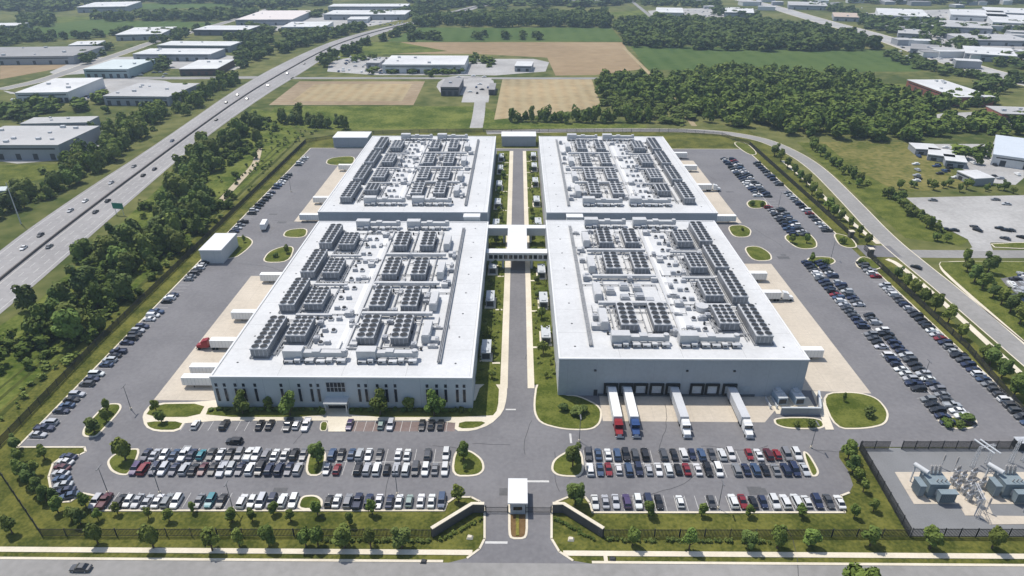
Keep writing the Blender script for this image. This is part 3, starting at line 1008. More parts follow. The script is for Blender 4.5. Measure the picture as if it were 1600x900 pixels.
    # gas and water lines to the chillers
    for u in (.20, .325, .615, .755):
        xr, _ = XY(u, 0)
        m = MB().tube((0, ya + 4, .6), (0, yb - 4, .6), .22, 6, None, 0)
        for k in range(18):
            y = ya + 4 + (k + .5) * (yb - ya - 8) / 18
            m.box(-.35, .35, y - .1, y + .1, 0, .4, 1)
        for k in range(10):
            y = ya + 6 + k * (yb - ya - 12) / 9 + rnd.uniform(-2, 2)
            s = rnd.choice((-1, 1))
            m.tube((0, y, .6), (s * 2.2, y, .6), .18, 6, None, 0)
            m.box(s * 2.2 - .3, s * 2.2 + .3, y - .3, y + .3, 0, 1.1, 1)
        where = {.20: 'behind the long chillers', .325: 'beside the outer chillers', .615: 'between the middle and inner chillers', .755: 'beside the inner chillers'}[u]
        tag(m.build('pipe_line', [PIPE, DARK], None, (xr, 0, h)), f'thin grey pipe line {where} of {roof_name}', 'pipes')
    for r in range(4):
        for c, (ua, ub) in enumerate(((.505, .735), (.205, .315))):
            if key == 'dock' and r == 1 and c == 0:
                continue
            xa, y = XY(ua, rows[r])
            xb, _ = XY(ub, rows[r])
            a, b, l2 = min(xa, xb), max(xa, xb), Lc * .5 + 1.6
            m = MB()
            m.tube((a, y - l2, .5), (b, y - l2, .5), .2, 6).tube((a, y - l2, .5), (a, y + l2, .5), .2, 6).tube((b, y - l2, .5), (b, y + l2 - 3, .5), .2, 6)
            for k in range(5):
                t = (k + .5) / 5
                m.box(a + (b - a) * t - .12, a + (b - a) * t + .12, y - l2 - .3, y - l2 + .3, 0, .42, 1)
                m.box(a - .3, a + .3, y - l2 + 2 * l2 * t - .12, y - l2 + 2 * l2 * t + .12, 0, .42, 1)
            for k in range(4):
                yy = y - l2 + (k + .7) * l2 / 2.2
                m.box(a + .4, a + 1.5, yy - .5, yy + .5, .1, 1.1, k % 2)
            tag(m.build('pipe_loop', [PIPE, DARK], None, (0, 0, h)), f'grey pipe loop, {ordn(r + 1)} from the front round {("inner", "outer")[c]} chillers, {roof_name}', 'pipes', f'pipe loops on {roof_name}')
    for k in range(34):
        u = rnd.choice((.205, .325, .345, .43, .45, .47, .50, .615, .625, .755, .83, .84))
        v = rnd.uniform(.12, .90)
        if ('c', k % 4) not in CH:
            a, b, c = ((1.1, .7, 1.5), (.6, 1.6, 1.0), (.9, .9, 2.0), (1.8, .5, .8))[k % 4]
            q = MB().box(-a, a, -b, b, .2, c, 0).box(-a * .8, a * .8, -b * .8, b * .8, 0, .2, 1).box(-a * .7, a * .7, -b - .03, -b, .4, c - .2, 1).box(-a * .5, a * .3, -b * .5, b * .5, c, c + .2, 1)
            q.tube((a, 0, .5), (a + 1.6, 0, .5), .12, 6, None, 2).tube((a + 1.6, 0, .5), (a + 1.6, 1.8, .5), .12, 6, None, 2)
            CH['c', k % 4] = q.mesh('roof_cabinet', [DUCT if k % 2 else CHILLER, CHILLER, PIPE])
        x, y = XY(u + rnd.uniform(-.006, .006), v)
        o = link('roof_cabinet', CH['c', k % 4], None, (x, y, h), rnd.choice((0, 90, 180, 270)) * math.pi / 180)
        tag(o, f'small equipment cabinet with a pipe stub among the plant on {roof_name}', 'cabinet', f'cabinets on {roof_name}')
    for k in range(9):
        v = (.12, .25, .30, .43, .50, .55, .66, .73, .88)[k]
        ua, ub = ((.21, .45), (.47, .83), (.33, .60), (.5, .86))[k % 4]
        xa, y = XY(ua, v)
        xb, _ = XY(ub, v)
        m = MB().tube((xa, 0, .45), (xb, 0, .45), .17, 6).tube((xb, 0, .45), (xb, 4.5, .45), .17, 6).tube((xa, 0, .45), (xa, -3.5, .45), .17, 6)
        for t in range(9):
            xx = xa + (xb - xa) * (t + .5) / 9
            m.box(xx - .12, xx + .12, -.3, .3, 0, .4, 1)
        tag(m.build('branch_pipe', [PIPE, DARK], None, (0, y, h)), f'thin branch pipe crossing the plant area, {ordn(k + 1)} from the front, {roof_name}', 'pipes', f'branch pipes on {roof_name}')
    # pairs of small exhaust fans in the open middle strip
    nv = 13
    for k in range(nv):
        for j in range(2):
            x, y = XY(.36 + .033 * j + rnd.uniform(-.004, .004), .12 + .80 * (k + .5) / nv)
            if ('v', 0) not in CH:
                q = MB().box(-.85, .85, -.85, .85, 0, .7, 0).tube((0, 0, .7), (0, 0, 1.15), .75, 10, .62, 1)
                CH['v', 0] = q.mesh('exhaust_vent', [METAL, DARK])
                q = MB().box(-.9, .9, -.6, .6, .2, 1.1, 1).box(-1.0, 1.0, -.7, .7, 0, .2, 0).box(-.7, .7, -.45, .45, 1.1, 1.3, 0)
                CH['v', 1] = q.mesh('exhaust_vent', [METAL, CHILLER])
            o = link('exhaust_vent', CH['v', (k + j) % 2], None, (x, y, h))
            tag(o, f'grey roof vent, {ordn(k + 1)} from the front in the {("outer", "inner")[j]} row on {roof_name}', 'roof vent', f'small vents on {roof_name}')
    # assorted boxes
    spots = [(.43, .30), (.43, .62), (.83, .16), (.825, .48), (.83, .70), (.505, .14), (.44, .86), (.50, .47)]
    for k, (u, v) in enumerate(spots):
        x, y = XY(u, v)
        m = MB().box(-1.5, 1.5, -1.2, 1.2, .25, 1.7, 0).box(-1.2, 1.2, -1.22, -1.2, .5, 1.4, 1).box(.4, 1.3, -.8, .8, 1.7, 2.0, 1).box(-1.3, 1.3, -1, 1, 0, .25, 1)
        o = m.build('condensing_unit', [DUCT, CHILLER], None, (x, y, h), R(90) * (k % 2))
        tag(o, f'small pale condensing unit, one of the scattered ones on {roof_name}', 'condensing unit', f'small units on {roof_name}')
    if key == 'dock':
        # the open second row of this roof holds tanks and smaller units
        for k, (u, v) in enumerate(((.60, .40), (.60, .34), (.66, .41), (.67, .33), (.73, .38), (.56, .31))):
            x, y = XY(u, v)
            m = MB().box(-1.6, 1.6, -1.6, 1.6, .2, 1.9, k % 2).box(-1.2, 1.2, -1.2, 1.2, 1.9, 2.2, 1).box(-1.5, 1.5, -1.5, 1.5, 0, .2, 1)
            o = m.build('condensing_unit', [DUCT, CHILLER], None, (x, y, h))
            tag(o, f'{("white", "grey")[k % 2]} box unit in the cluster between inner chillers on {roof_name}', 'condensing unit', f'cluster on {roof_name}')
        x, y = XY(.335, .27)
        tag(MB().tube((0, 0, .3), (0, 0, 2.0), 2.2, 20).tube((0, 0, 0), (0, 0, .3), 1.8, 12).build('roof_tank', DUCT, None, (x, y, h)), 'round white tank on the dock hall roof', 'tank')
    # membrane walkway
    xr, _ = XY(.445, 0)
    dr = MB()
    for k in range(8):
        for uu in (.07, .93):
            dr.tube((-W / 2 + uu * W, (k + .5) * D / 8, h), (-W / 2 + uu * W, (k + .5) * D / 8, h + .06), .35, 8)
    dr.build('roof_drain', DARK, root)
    MB().box(xr - .9 - (x0 + x1) / 2, xr + .9 - (x0 + x1) / 2, 6, D - 6, h + .005, h + .03).build('walkway_pad', ROOFW, root)


roof_kit('slit', 'slit-window hall')
roof_kit('dock', 'dock hall')
roof_kit('rear', 'rear highway-side hall')
roof_kit('rear dock', 'rear car-park-side hall')

# roof penthouses in the gap between front and rear halls
for px, w, lb in ((737, 7.5, 'small white stair block behind the slit-window hall roof'), (898, 7.5, 'small white stair block behind the dock hall roof')):
    x = P(px, 345, 11.5)[0]
    tag(MB().box(-w / 2, w / 2, 0, 4, 0, 13.2, 0).box(-w / 2 - .2, w / 2 + .2, -.2, 4.2, 13.2, 13.6, 1).build('stair_block', [PALEWALL, ROOFW], None, (x, 291.5, 0)), lb, 'stair block')

# ------------------------------------------------------------------ skybridge between the halls
br = thing('skybridge', 'white roofed H-shaped bridge linking the halls over the central drive', 'bridge', (0, 250, 0))
hb = 8.5
ya, yb = P(810, 392, hb)[1] - 250, P(810, 354, hb)[1] - 250
MB().box(-13.4, 13.0, ya - 2, ya + 2.2, 4.6, hb - .2).build('front_corridor', PALEWALL, br)
MB().box(-14, 13.6, yb - 1.8, yb + 2, 4.6, hb - .2).build('rear_corridor', PALEWALL, br)
MB().box(-4.2, 4.2, ya + 2.2, yb - 1.8, 4.6, hb - .2).build('link_block', PALEWALL, br)
MB().box(-13.45, 13.05, ya - 2.2, ya + 2.3, hb - .2, hb).box(-14, 13.6, yb - 2, yb + 2.2, hb - .2, hb).box(-4.4, 4.4, ya + 2.3, yb - 2, hb - .21, hb + .01).build('roof', ROOFW, br)
wb = MB()
for k in range(12):
    xx = -12.2 + k * 2.15
    wb.box(xx, xx + 1.6, ya - 2.06, ya - 2.0, 5.6, 7.4)
wb.build('window_band', GLASS, br)
for x in (-6.2, 6.4):
    for y in (ya, yb):
        MB().box(x - .5, x + .5, y - .5, y + .5, 0, 4.6).build('pier', PRECAST, br)

# ------------------------------------------------------------------ small outbuildings


def shed(name, label, quad, h, wallm, roofm, cat='building', doors=0, vents=0, door_side=0, group=None, base=False):
    """box building from the roof corners (front-near, front-far, rear-far, rear-near)"""
    q = PP(quad, h)
    c = Vector((sum(p[0] for p in q) / 4, sum(p[1] for p in q) / 4))
    # regular rectangle fitted to the four corners
    e1 = (Vector(q[1]) - Vector(q[0])) + (Vector(q[2]) - Vector(q[3]))
    e2 = (Vector(q[3]) - Vector(q[0])) + (Vector(q[2]) - Vector(q[1]))
    w, d = e1.length / 2, e2.length / 2
    ang = math.atan2(e1.y, e1.x)
    if name == 'warehouse':
        ang2 = math.atan2(e2.y, e2.x) - math.pi / 2
        dlt = (ang2 - ang + math.pi) % (2 * math.pi) - math.pi
        ang += dlt * (.25 if w > d else .75) if abs(dlt) < .9 else 0
    root = thing(name, label, cat, (c.x, c.y, 0), ang, group)
    w2, d2 = w / 2, d / 2
    MB().prism([(-w2, -d2), (w2, -d2), (w2, d2), (-w2, d2)], 0, h - .3).build('wall', wallm, root)
    r = MB().box(-w2 - .25, w2 + .25, -d2 - .25, d2 + .25, h - .3, h + .15).build('roof', roofm, root)
    rnd = random.Random(label)
    for k in range(vents):
        x, y = rnd.uniform(-w2 * .8, w2 * .8), rnd.uniform(-d2 * .8, d2 * .8)
        s = rnd.uniform(.8, 1.8)
        MB().box(x - s, x + s, y - s * .7, y + s * .7, h + .15, h + .15 + s).build('roof_unit', METAL, r)
    if doors:
        for k in range(doors):
            x = -w2 + (k + .5) * w / doors
            MB().box(x - 1.6, x + 1.6, -d2 - .08, -d2 + .02, .2, min(4.2, h * .55)).build('door', DARK, root)
        MB().box(-w2 * .92, w2 * .92, -d2 - .06, -d2 + .02, h * .70, h * .80).build('window_band', BLUEGLASS, root)
    return root


shed('pump_house', 'white metal building with grey walls beside the fence parking row', [(313, 391), (346, 391), (368, 365), (335, 365)], 6.5, PALEWALL, ROOFW, doors=0)
shed('storage_building', 'white roofed service building behind the rear hall on the highway side', [(521, 215), (574, 215), (580, 206), (527, 206)], 7, SLATE, ROOFW)
shed('storage_building', 'white roofed service building at the far end of the central drive', [(783, 213), (838, 213), (836, 206), (785, 206)], 7, SLATE, ROOFW)

# gatehouse
GX, GY0 = 0.0, P(809, 787, 4)[1]
gh = thing('gatehouse', 'white roofed guard booth between the two gate lanes', 'gatehouse', (P(809, 790, 4)[0], GY0, 0))
gl = P(809, 748, 4)[1] - GY0
MB().box(-1.9, 1.9, .2, gl - .2, .1, 3.8).build('wall', SLATE, gh)
MB().box(-2.5, 2.5, 0, gl, 3.8, 4.15).build('roof', ROOFW, gh)
MB().box(-1.1, 1.1, .12, .22, 1.6, 2.7).build('window', GLASS, gh)
for s in (-1, 1):
    MB().box(*sorted((s * 1.92, s * 1.98)), 1, 4, 1.3, 2.7).build('window', GLASS, gh)
    MB().box(*sorted((s * 1.92, s * 1.98)), 5, 6, .15, 2.4).build('door', DARK, gh)
# sliding gates and walls by the gate


def picket(mb, a, b, h, pitch, w=.06, z=0.0, rails=True, mi=0):
    a, b = Vector(a), Vector(b)
    L = (b - a).length
    tf = Matrix.Translation((a.x, a.y, z)) @ Matrix.Rotation(math.atan2(b.y - a.y, b.x - a.x), 4, 'Z')
    n = max(1, int(L / pitch))
    for k in range(n + 1):
        s = L * k / n
        mb.box(s - w / 2, s + w / 2, -.02, .02, .08, h, mi, tf)
    if rails:
        mb.box(0, L, -.035, .035, h - .3, h - .2, mi, tf)
        mb.box(0, L, -.035, .035, .25, .35, mi, tf)


ygate = P(810, 801)[1]
for xa, xb, lb in ((P(759, 801)[0], -2.1, 'black picket gate across the inbound lane by the gatehouse'), (2.3, P(861, 801)[0], 'black picket gate across the outbound lane by the gatehouse')):
    g = thing('sliding_gate', lb, 'gate', (0, 0, 0))
    m = MB()
    picket(m, (xa, ygate), (xb, ygate), 2.0, .22, .06)
    m.build('gate_leaf', FENCE, g)
    for x in (xa, xb):
        MB().box(x - .15, x + .15, ygate - .15, ygate + .15, 0, 2.4).build('gate_post', DARK, g)


def wall_run(name, label, pts, h, m, capm, t=.35, cat='wall'):
    root = thing(name, label, cat, (*pts[0], 0))
    L, Q = ribbon([(p[0] - pts[0][0], p[1] - pts[0][1]) for p in pts], t)
    w, c = MB(), MB()
    L2, Q2 = ribbon([(p[0] - pts[0][0], p[1] - pts[0][1]) for p in pts], t + .12)
    for i in range(len(pts) - 1):
        w.prism([L[i], Q[i], Q[i + 1], L[i + 1]], 0, h)
        c.prism([L2[i], Q2[i], Q2[i + 1], L2[i + 1]], h, h + .18)
    w.build('stonework', m, root)
    c.build('coping', capm, root)
    return root


wall_run('entrance_wall', 'grey stone wing wall with pale coping on the highway side of the gate', PP([(675, 839), (738, 800), (757, 800)]), 2.9, STONE, CONCRETE)
wall_run('entrance_wall', 'grey stone wing wall with pale coping on the substation side of the gate', PP([(942, 839), (880, 800), (863, 800)]), 2.9, STONE, CONCRETE)
# low hedges before the wing walls
HEDGE_SPOTS = [((690, 845), (752, 812)), ((868, 812), (930, 845))]

# ------------------------------------------------------------------ fences


def fence(label, pts, h=2.6, pitch=.34, w=.16, posts=True, step=6.0):
    root = thing('security_fence', label, 'fence', (0, 0, 0))
    m = MB()
    for a, b in zip(pts, pts[1:]):
        picket(m, a, b, h, pitch, w)
    m.build('picket_panel', FENCE, root)
    pm = MB().box(-.09, .09, -.09, .09, 0, h + .2).mesh('fence_post', DARK)
    k = 0
    for a, b in zip(pts, pts[1:]):
        L = math.dist(a, b)
        n = max(1, round(L / step))
        for i in range(n):
            t = i / n
            link('fence_post', pm, root, (a[0] + (b[0] - a[0]) * t, a[1] + (b[1] - a[1]) * t, 0))
            k += 1
    return root


FX = -150.6
fc = PP([(66, 838), (-17, 715)])
fence('black picket fence in front of the highway-side lot', [fc[0], P(300, 838), P(500, 838), P(674, 839)], step=6)
fence('black picket fence slanting at the corner of the front verge', [fc[1], fc[0]], step=5, w=.22)
fence('long black picket fence between the highway verge and the car row', [fc[1], (FX, 200), (FX, 330), (FX, 466)], step=5, w=.22)
fence('black picket fence behind the rear halls', [(FX, 466), (-120, 487), (-60, 495), (120, 497), (150, 486), (163, 462)], pitch=.4, step=7)
fence('long black picket fence between the car park and the boundary road', [(163, 462), (163, 300)], step=5, w=.22)
fence('black picket fence from the side gate to the substation', [(161, 279), (160, 200), P(1640, 697)], step=5, w=.22)
fence('black picket fence in front of the substation-side lot', [P(943, 839), P(1180, 839), P(1418, 839)], step=6)
fence('black fence dividing the substation yard from the lawn', [P(1342, 703), P(1420, 839)], h=3.0, pitch=.24, w=.14, step=4)
fence('grey-black fence along the front of the substation yard', [P(1422, 839.5), P(1600, 840), P(1760, 840)], h=3.0, step=4, w=.18)
fence('black fence along the back of the substation yard with a gate gap', [P(1344, 702), P(1388, 702)], h=3.0, pitch=.26, w=.14, step=4)
fence('black fence behind the transformers up to the far corner', [P(1408, 702), P(1640, 702)], h=3.0, pitch=.26, w=.14, step=4)
for y0, y1, lb in ((280, 286, 'grey gate panel of the side gate nearer the substation'), (292, 299, 'grey gate panel of the side gate farther away')):
    m = MB()
    picket(m, (162.5, y0), (162.5, y1), 2.4, .25, .08)
    o = m.build('side_gate', DARK)
    tag(o, lb, 'gate')
for y, lb in ((279.5, 'stone gate pier on the near side of the side gate'), (300, 'stone gate pier on the far side of the side gate')):
    tag(MB().box(161.5, 163.5, y - 1, y + 1, 0, 3.2, 0).box(161.3, 163.7, y - 1.2, y + 1.2, 3.2, 3.5, 1).build('gate_pier', [STONE, CONCRETE]), lb, 'gate pier')

# ------------------------------------------------------------------ trucks and trailers
def wheels(mb, xs, ys, r=.5, w=.28, mi=0):
    for x in xs:
        for y in ys:
            mb.tube((x - w / 2, y, r), (x + w / 2, y, r), r, 12, None, mi)


TRAILER_PAINTS = {}


def trailer_mesh(L=14.6, col=PALEMETAL):
    m = MB().box(-1.28, 1.28, 0, L, 1.15, 4.05, 0).box(-1.3, 1.3, -.02, .1, 1.1, 4.1, 1)
    for k in range(int(L / 1.2)):
        y = .6 + k * 1.2
        m.box(-1.305, -1.28, y, y + .08, 1.2, 4.0, 1).box(1.28, 1.305, y, y + .08, 1.2, 4.0, 1)
    m.box(-1.0, 1.0, .2, L - 3, .9, 1.15, 1)
    return m.mesh('trailer_box', [col, METAL])


TW = MB()
wheels(TW, (-.95, .95), (1.6, 2.9))
TWM = TW.mesh('trailer_wheels', RUBBER)
TB = trailer_mesh(14.6, mat('trailer_white', (0.74, 0.74, 0.72), var=.06, rough=.5))
TB2 = trailer_mesh(14.6, mat('trailer_grey', (0.50, 0.51, 0.52), var=.08, rough=.5))
LEGS = MB().box(-.9, -.75, 11, 11.2, 0, 1.15).box(.75, .9, 11, 11.2, 0, 1.15).mesh('landing_leg', DARK)


def tractor(paint, root, y0):
    """conventional tractor unit: frame, sleeper cab, bonnet; y0 = rear of the cab"""
    c = MB()
    c.box(-1.2, 1.2, y0 + .6, y0 + 2.9, 1.0, 3.5)
    c.loft([[(-1.2, y0 + .6, 3.5), (1.2, y0 + .6, 3.5), (1.2, y0 + 2.4, 3.5), (-1.2, y0 + 2.4, 3.5)],
            [(-1.05, y0 + .7, 4.0), (1.05, y0 + .7, 4.0), (1.05, y0 + 1.7, 3.85), (-1.05, y0 + 1.7, 3.85)]])
    c.loft([[(-1.1, y0 + 2.9, .7), (1.1, y0 + 2.9, .7), (1.1, y0 + 2.9, 2.2), (-1.1, y0 + 2.9, 2.2)],
            [(-.95, y0 + 4.9, .7), (.95, y0 + 4.9, .7), (.95, y0 + 4.9, 1.75), (-.95, y0 + 4.9, 1.75)]])
    o = c.build('cab', paint, root)
    MB().face([(-1.05, y0 + 2.93, 2.3), (1.05, y0 + 2.93, 2.3), (1.0, y0 + 2.91, 3.3), (-1.0, y0 + 2.91, 3.3)]).box(-1.1, 1.1, y0 + 2.5, y0 + 2.93, 2.25, 3.3).build('windshield', GLASS, o)
    MB().box(-1.25, 1.25, y0 + 4.9, y0 + 5.1, .5, .95).box(-.6, .6, y0 + 4.9, y0 + 4.96, .95, 1.6).build('bumper', METAL, o)
    f = MB().box(-.5, .5, y0 - 3.2, y0 + 4.5, .7, .98)
    f.build('chassis', DARK, root)
    for yy in (y0 - 2.4, y0 - 1.1, y0 + 4.0):
        for s in (-1, 1):
            MB().tube((s * 1.15, yy, .5), (s * .8, yy, .5), .5, 12).build('wheel', RUBBER, root)


def paint(name, c):
    return mat('paint_' + name, c, rough=.35, var=.05)


def semi(label, x, y, rz, cab=None, body=TB, group='trucks and trailers at the docks', name=None):
    """trailer with its rear at (x, y), nose towards local +y"""
    root = thing(name or ('semi_truck' if cab else 'trailer'), label, 'truck' if cab else 'trailer', (x, y, 0), rz, group)
    link('trailer_body', body, root)
    link('trailer_wheels', TWM, root)
    if cab:
        tractor(cab, root, 14.9)
    else:
        link('landing_leg', LEGS, root)
    return root


for px, cabc, lb, bd in ((955, paint('red', (0.25, 0.02, 0.025)), 'semi truck with red cab backed into the dock hall', TB), (979, paint('blue', (0.03, 0.07, 0.19)), 'semi truck with dark blue cab backed into the dock hall', TB),
                     (1052, paint('white', (0.72, 0.72, 0.7)), 'white cabbed semi truck between two pairs of free dock doors', TB2), (1141, paint('white', (0.72, 0.72, 0.7)), 'white cabbed semi truck nearest the generator yard', TB2)):
    semi(lb, P(px, 605, 3)[0], 171.6, math.pi, cabc, bd)
for y, side, cab, lb, body in ((P(300, 595, 2)[1], -1, None, 'white trailer at the first bay of the slit-window hall', TB), (P(300, 578, 2)[1], -1, None, 'white trailer at the second bay of the slit-window hall, just behind the first', TB),
                         (P(345, 537, 2)[1], -1, paint('red', (0.25, 0.02, 0.025)), 'semi truck with red cab at the side of the slit-window hall', TB),
                         (P(375, 493, 2)[1], -1, None, 'white trailer behind the red-cabbed truck at the hall side', TB), (P(420, 434, 2)[1], -1, None, 'white trailer at the last bay of the slit-window hall', TB)):
    semi(lb, -93.8, y, math.pi / 2, cab, body)
for y, cab, lb in ((P(1280, 552, 2)[1], None, 'white trailer at the first side bay of the dock hall'), (P(1225, 462, 2)[1], paint('white', (0.72, 0.72, 0.7)), 'white semi truck at the side of the dock hall'),
                   (P(1205, 432, 2)[1], None, 'white trailer at the last side bay of the dock hall')):
    semi(lb, 91.2, y, -math.pi / 2, cab, TB)
for y, lb in ((P(485, 340, 2)[1], 'white trailer nearest the front at the rear highway-side hall'), (P(505, 313, 2)[1], 'second white trailer at the rear highway-side hall'), (P(545, 262, 2)[1], 'farthest white trailer at the rear highway-side hall')):
    semi(lb, -97, y, math.pi / 2, None, TB)
for y, cab, lb in ((P(1130, 342, 2)[1], None, 'white trailer nearest the front at the rear car-park-side hall'), (P(1095, 293, 2)[1], paint('white', (0.72, 0.72, 0.7)), 'white semi truck at the rear car-park-side hall'),
                   (P(1085, 263, 2)[1], None, 'white trailer behind the semi truck at the rear hall'), (P(1075, 243, 2)[1], None, 'farthest trailer at the rear car-park-side hall')):
    semi(lb, 97, y, -math.pi / 2, cab, TB)
# box truck in the yard
x, y = P(414, 357)
bt = thing('box_truck', 'white box truck standing alone in the yard by the highway-side fence', 'truck', (x, y, 0), R(8))
MB().box(-1.2, 1.2, -4, 3.2, 1.0, 3.8).build('cargo_box', mat('trailer_white', (0.7, 0.7, 0.68)), bt)
cb = MB().loft([[(-1.1, 3.3, .6), (1.1, 3.3, .6), (1.1, 5.4, .6), (-1.1, 5.4, .6)], [(-1.1, 3.3, 1.7), (1.1, 3.3, 1.7), (1.1, 5.3, 1.7), (-1.1, 5.3, 1.7)], [(-1, 3.3, 2.6), (1, 3.3, 2.6), (1, 4.6, 2.6), (-1, 4.6, 2.6)]]).build('cab', paint('white', (0.7, 0.7, 0.68)), bt)
MB().face([(-.95, 5.26, 1.75), (.95, 5.26, 1.75), (.9, 4.66, 2.55), (-.9, 4.66, 2.55)]).build('windshield', GLASS, cb)
for yy in (-2.6, 4.2):
    for s in (-1, 1):
        MB().tube((s * 1.15, yy, .45), (s * .85, yy, .45), .45, 12).build('wheel', RUBBER, bt)

# ------------------------------------------------------------------ cars
KINDS = {
    #          half width, half length, bonnet z, belt z, roof z, cabin base y0,y1, cabin top y0,y1
    'sedan': (.92, 2.40, .82, .95, 1.45, -1.75, 1.05, -.95, .25),
    'suv': (.98, 2.40, 1.0, 1.12, 1.74, -2.25, 1.10, -1.95, .40),
    'hatchback': (.89, 2.10, .85, .98, 1.52, -1.95, 1.05, -1.45, .30),
    'minivan': (1.0, 2.50, .98, 1.08, 1.80, -2.35, 1.55, -2.1, .75),
    'pickup': (1.02, 2.85, 1.05, 1.15, 1.85, -.55, 1.25, -.35, .65),
}
CARS = {}


def car_parts(kind):
    if kind in CARS:
        return CARS[kind]
    w, l, zb, zt, zr, a0, a1, b0, b1 = KINDS[kind]

    def ring(y, ww, z0, z1):
        return [(-ww, y, z0), (ww, y, z0), (ww, y, z0 + (z1 - z0) * .6), (ww * .9, y, z1), (-ww * .9, y, z1), (-ww, y, z0 + (z1 - z0) * .6)]
    b = MB()
    tail = zt if kind in ('suv', 'minivan', 'hatchback') else zt - .03
    bed = kind == 'pickup'
    b.loft([ring(-l, w * .86, .40, tail - .12), ring(-l + .18, w * .96, .30, tail), ring(a0, w, .25, zt), ring(a1, w, .25, zt - .02), ring(l - .5, w * .96, .27, zb), ring(l - .1, w * .86, .34, zb - .14), ring(l, w * .74, .42, zb - .25)])
    wt = w * .76
    b.loft([[(-w * .9, a0, zt - .02), (w * .9, a0, zt - .02), (w * .9, a1, zt - .02), (-w * .9, a1, zt - .02)],
            [(-wt, b0, zr - .03), (wt, b0, zr - .03), (wt, b1, zr - .03), (-wt, b1, zr - .03)],
            [(-wt * .92, b0 + .1, zr), (wt * .92, b0 + .1, zr), (wt * .92, b1 - .1, zr), (-wt * .92, b1 - .1, zr)]])
    if bed:
        b.box(-w * .98, -w * .85, -l + .1, a0 - .02, zt - .1, zt + .18).box(w * .85, w * .98, -l + .1, a0 - .02, zt - .1, zt + .18).box(-w * .85, w * .85, -l + .1, -l + .2, zt - .1, zt + .15)
    for s in (-1, 1):
        b.box(*sorted((s * w, s * (w + .16))), a1 - .35, a1 - .2, zt, zt + .14)

    def gl(p0, p1, q1, q0, e):
        """pane inset on the cabin face, pushed out by e"""
        v = [Vector(p) for p in (p0, p1, q1, q0)]
        c = sum(v, Vector()) / 4
        nrm = (v[1] - v[0]).cross(v[3] - v[0]).normalized()
        return [tuple(c + (q - c) * .95 + nrm * e) for q in v]
    B = lambda x, y: (x, y, zt)
    T = lambda x, y: (x, y, zr - .05)
    ws = MB().face(gl(B(w * .9, a1), B(-w * .9, a1), T(-wt, b1), T(wt, b1), .02)).mesh('windshield', GLASS)
    rw = MB().face(gl(B(-w * .9, a0), B(w * .9, a0), T(wt, b0), T(-wt, b0), .02)).mesh('rear_window', GLASS)
    sw = []
    for s in (-1, 1):
        p = gl(B(s * w * .9, a0), B(s * w * .9, a1), T(s * wt, b1), T(s * wt, b0), .02 * s)
        sw.append(MB().face(p).mesh('side_window', GLASS))
    wh = MB().tube((-.11, 0, 0), (.11, 0, 0), .33, 12, None, 0).tube((-.125, 0, 0), (.125, 0, 0), .19, 10, None, 1).mesh('wheel', [RUBBER, METAL])
    hl = [MB().box(*sorted((s * w * .45, s * w * .74)), l - .12, l - .02, zb - .30, zb - .16).mesh('headlight', PALEMETAL) for s in (-1, 1)]
    CARS[kind] = (b, ws, rw, sw, wh, hl, b.mesh('car_body', PAINT))
    return CARS[kind]


COLS = {'white': (.66, .66, .645), 'silver': (.42, .43, .44), 'grey': (.20, .205, .21), 'dark grey': (.07, .072, .076), 'black': (.013, .013, .015), 'navy': (.018, .026, .062),
        'blue': (.045, .078, .145), 'red': (.20, .014, .02), 'maroon': (.085, .012, .018), 'teal': (.03, .19, .22), 'pale green': (.28, .36, .32), 'beige': (.40, .36, .29), 'purple': (.07, .045, .12)}
CARLIST = []          # (distance, x, y, rz, colour, kind, label, group, near)
crnd = random.Random(11)


def kind_for(c):
    return crnd.choices(['sedan', 'suv', 'hatchback', 'minivan', 'pickup'], [4.5, 4, 1.6, .8, .7])[0]


def want(x, y, rz, colour, label, group, kind=None):
    k = kind or kind_for(colour)
    CARLIST.append([math.hypot(x, y), x, y, rz, colour, k, label, group])


# code letters of a row, in order from the gatehouse drive outwards: (px, colour)
C1 = dict(w='white', s='silver', g='grey', d='dark grey', k='black', n='navy', b='blue', r='red', m='maroon', t='teal', p='pale green', u='purple', e='beige')


def row(py, spec, where, group, flip=0.0):
    pts = sorted(spec, key=lambda q: abs(q[0] - 810))
    for i, (px, c) in enumerate(pts):
        x, y = P(px, py)
        k = kind_for(c)
        want(x + crnd.uniform(-.12, .12), y + crnd.uniform(-.14, .14), (math.pi if crnd.random() < .5 else 0) + crnd.uniform(-.02, .02), C1[c],
             f'{C1[c]} {k}, {ordn(i + 1)} car from the gatehouse in {where}', group, k)


def spec(xs, cs):
    return list(zip(xs, cs))


BACKW, MIDW, FENW = 'the back row, highway-side lot', 'the middle row, highway-side lot', 'the fence-side row, highway-side lot'
row(712.5, spec([229, 243, 258, 273, 288, 301, 316, 331, 346, 360, 374, 389, 402, 417, 431, 446, 461, 475, 519, 534, 549, 562, 577, 594, 622, 637, 669, 697], 'nswbwntkwkgwwgwwkgbkbswdwwdw'), BACKW, 'cars in the highway-side front lot')
row(735.5, spec([212, 226, 242, 257, 273, 289, 304, 318, 333, 348, 361, 376, 391, 407, 422, 437, 452, 466, 512, 527, 559, 574, 589, 604, 619, 634, 649, 665, 680, 696], 'urnsnskmkssnwknnnssrkswkswdwgw'), MIDW, 'cars in the highway-side front lot')
row(785.5, spec([152, 165, 190, 202, 216, 231, 247, 262, 277, 312, 330, 347, 379, 394, 409, 426, 442, 459, 514, 527, 544, 560, 576, 592, 609, 624, 640, 657, 674, 690], 'smkwsswgwgtkwwsnwwkwgnnwnwpwwb'), FENW, 'cars in the highway-side front lot')
BACKE, MIDE, FENE = 'the back row, substation-side lot', 'the middle row, substation-side lot', 'the fence-side row, substation-side lot'
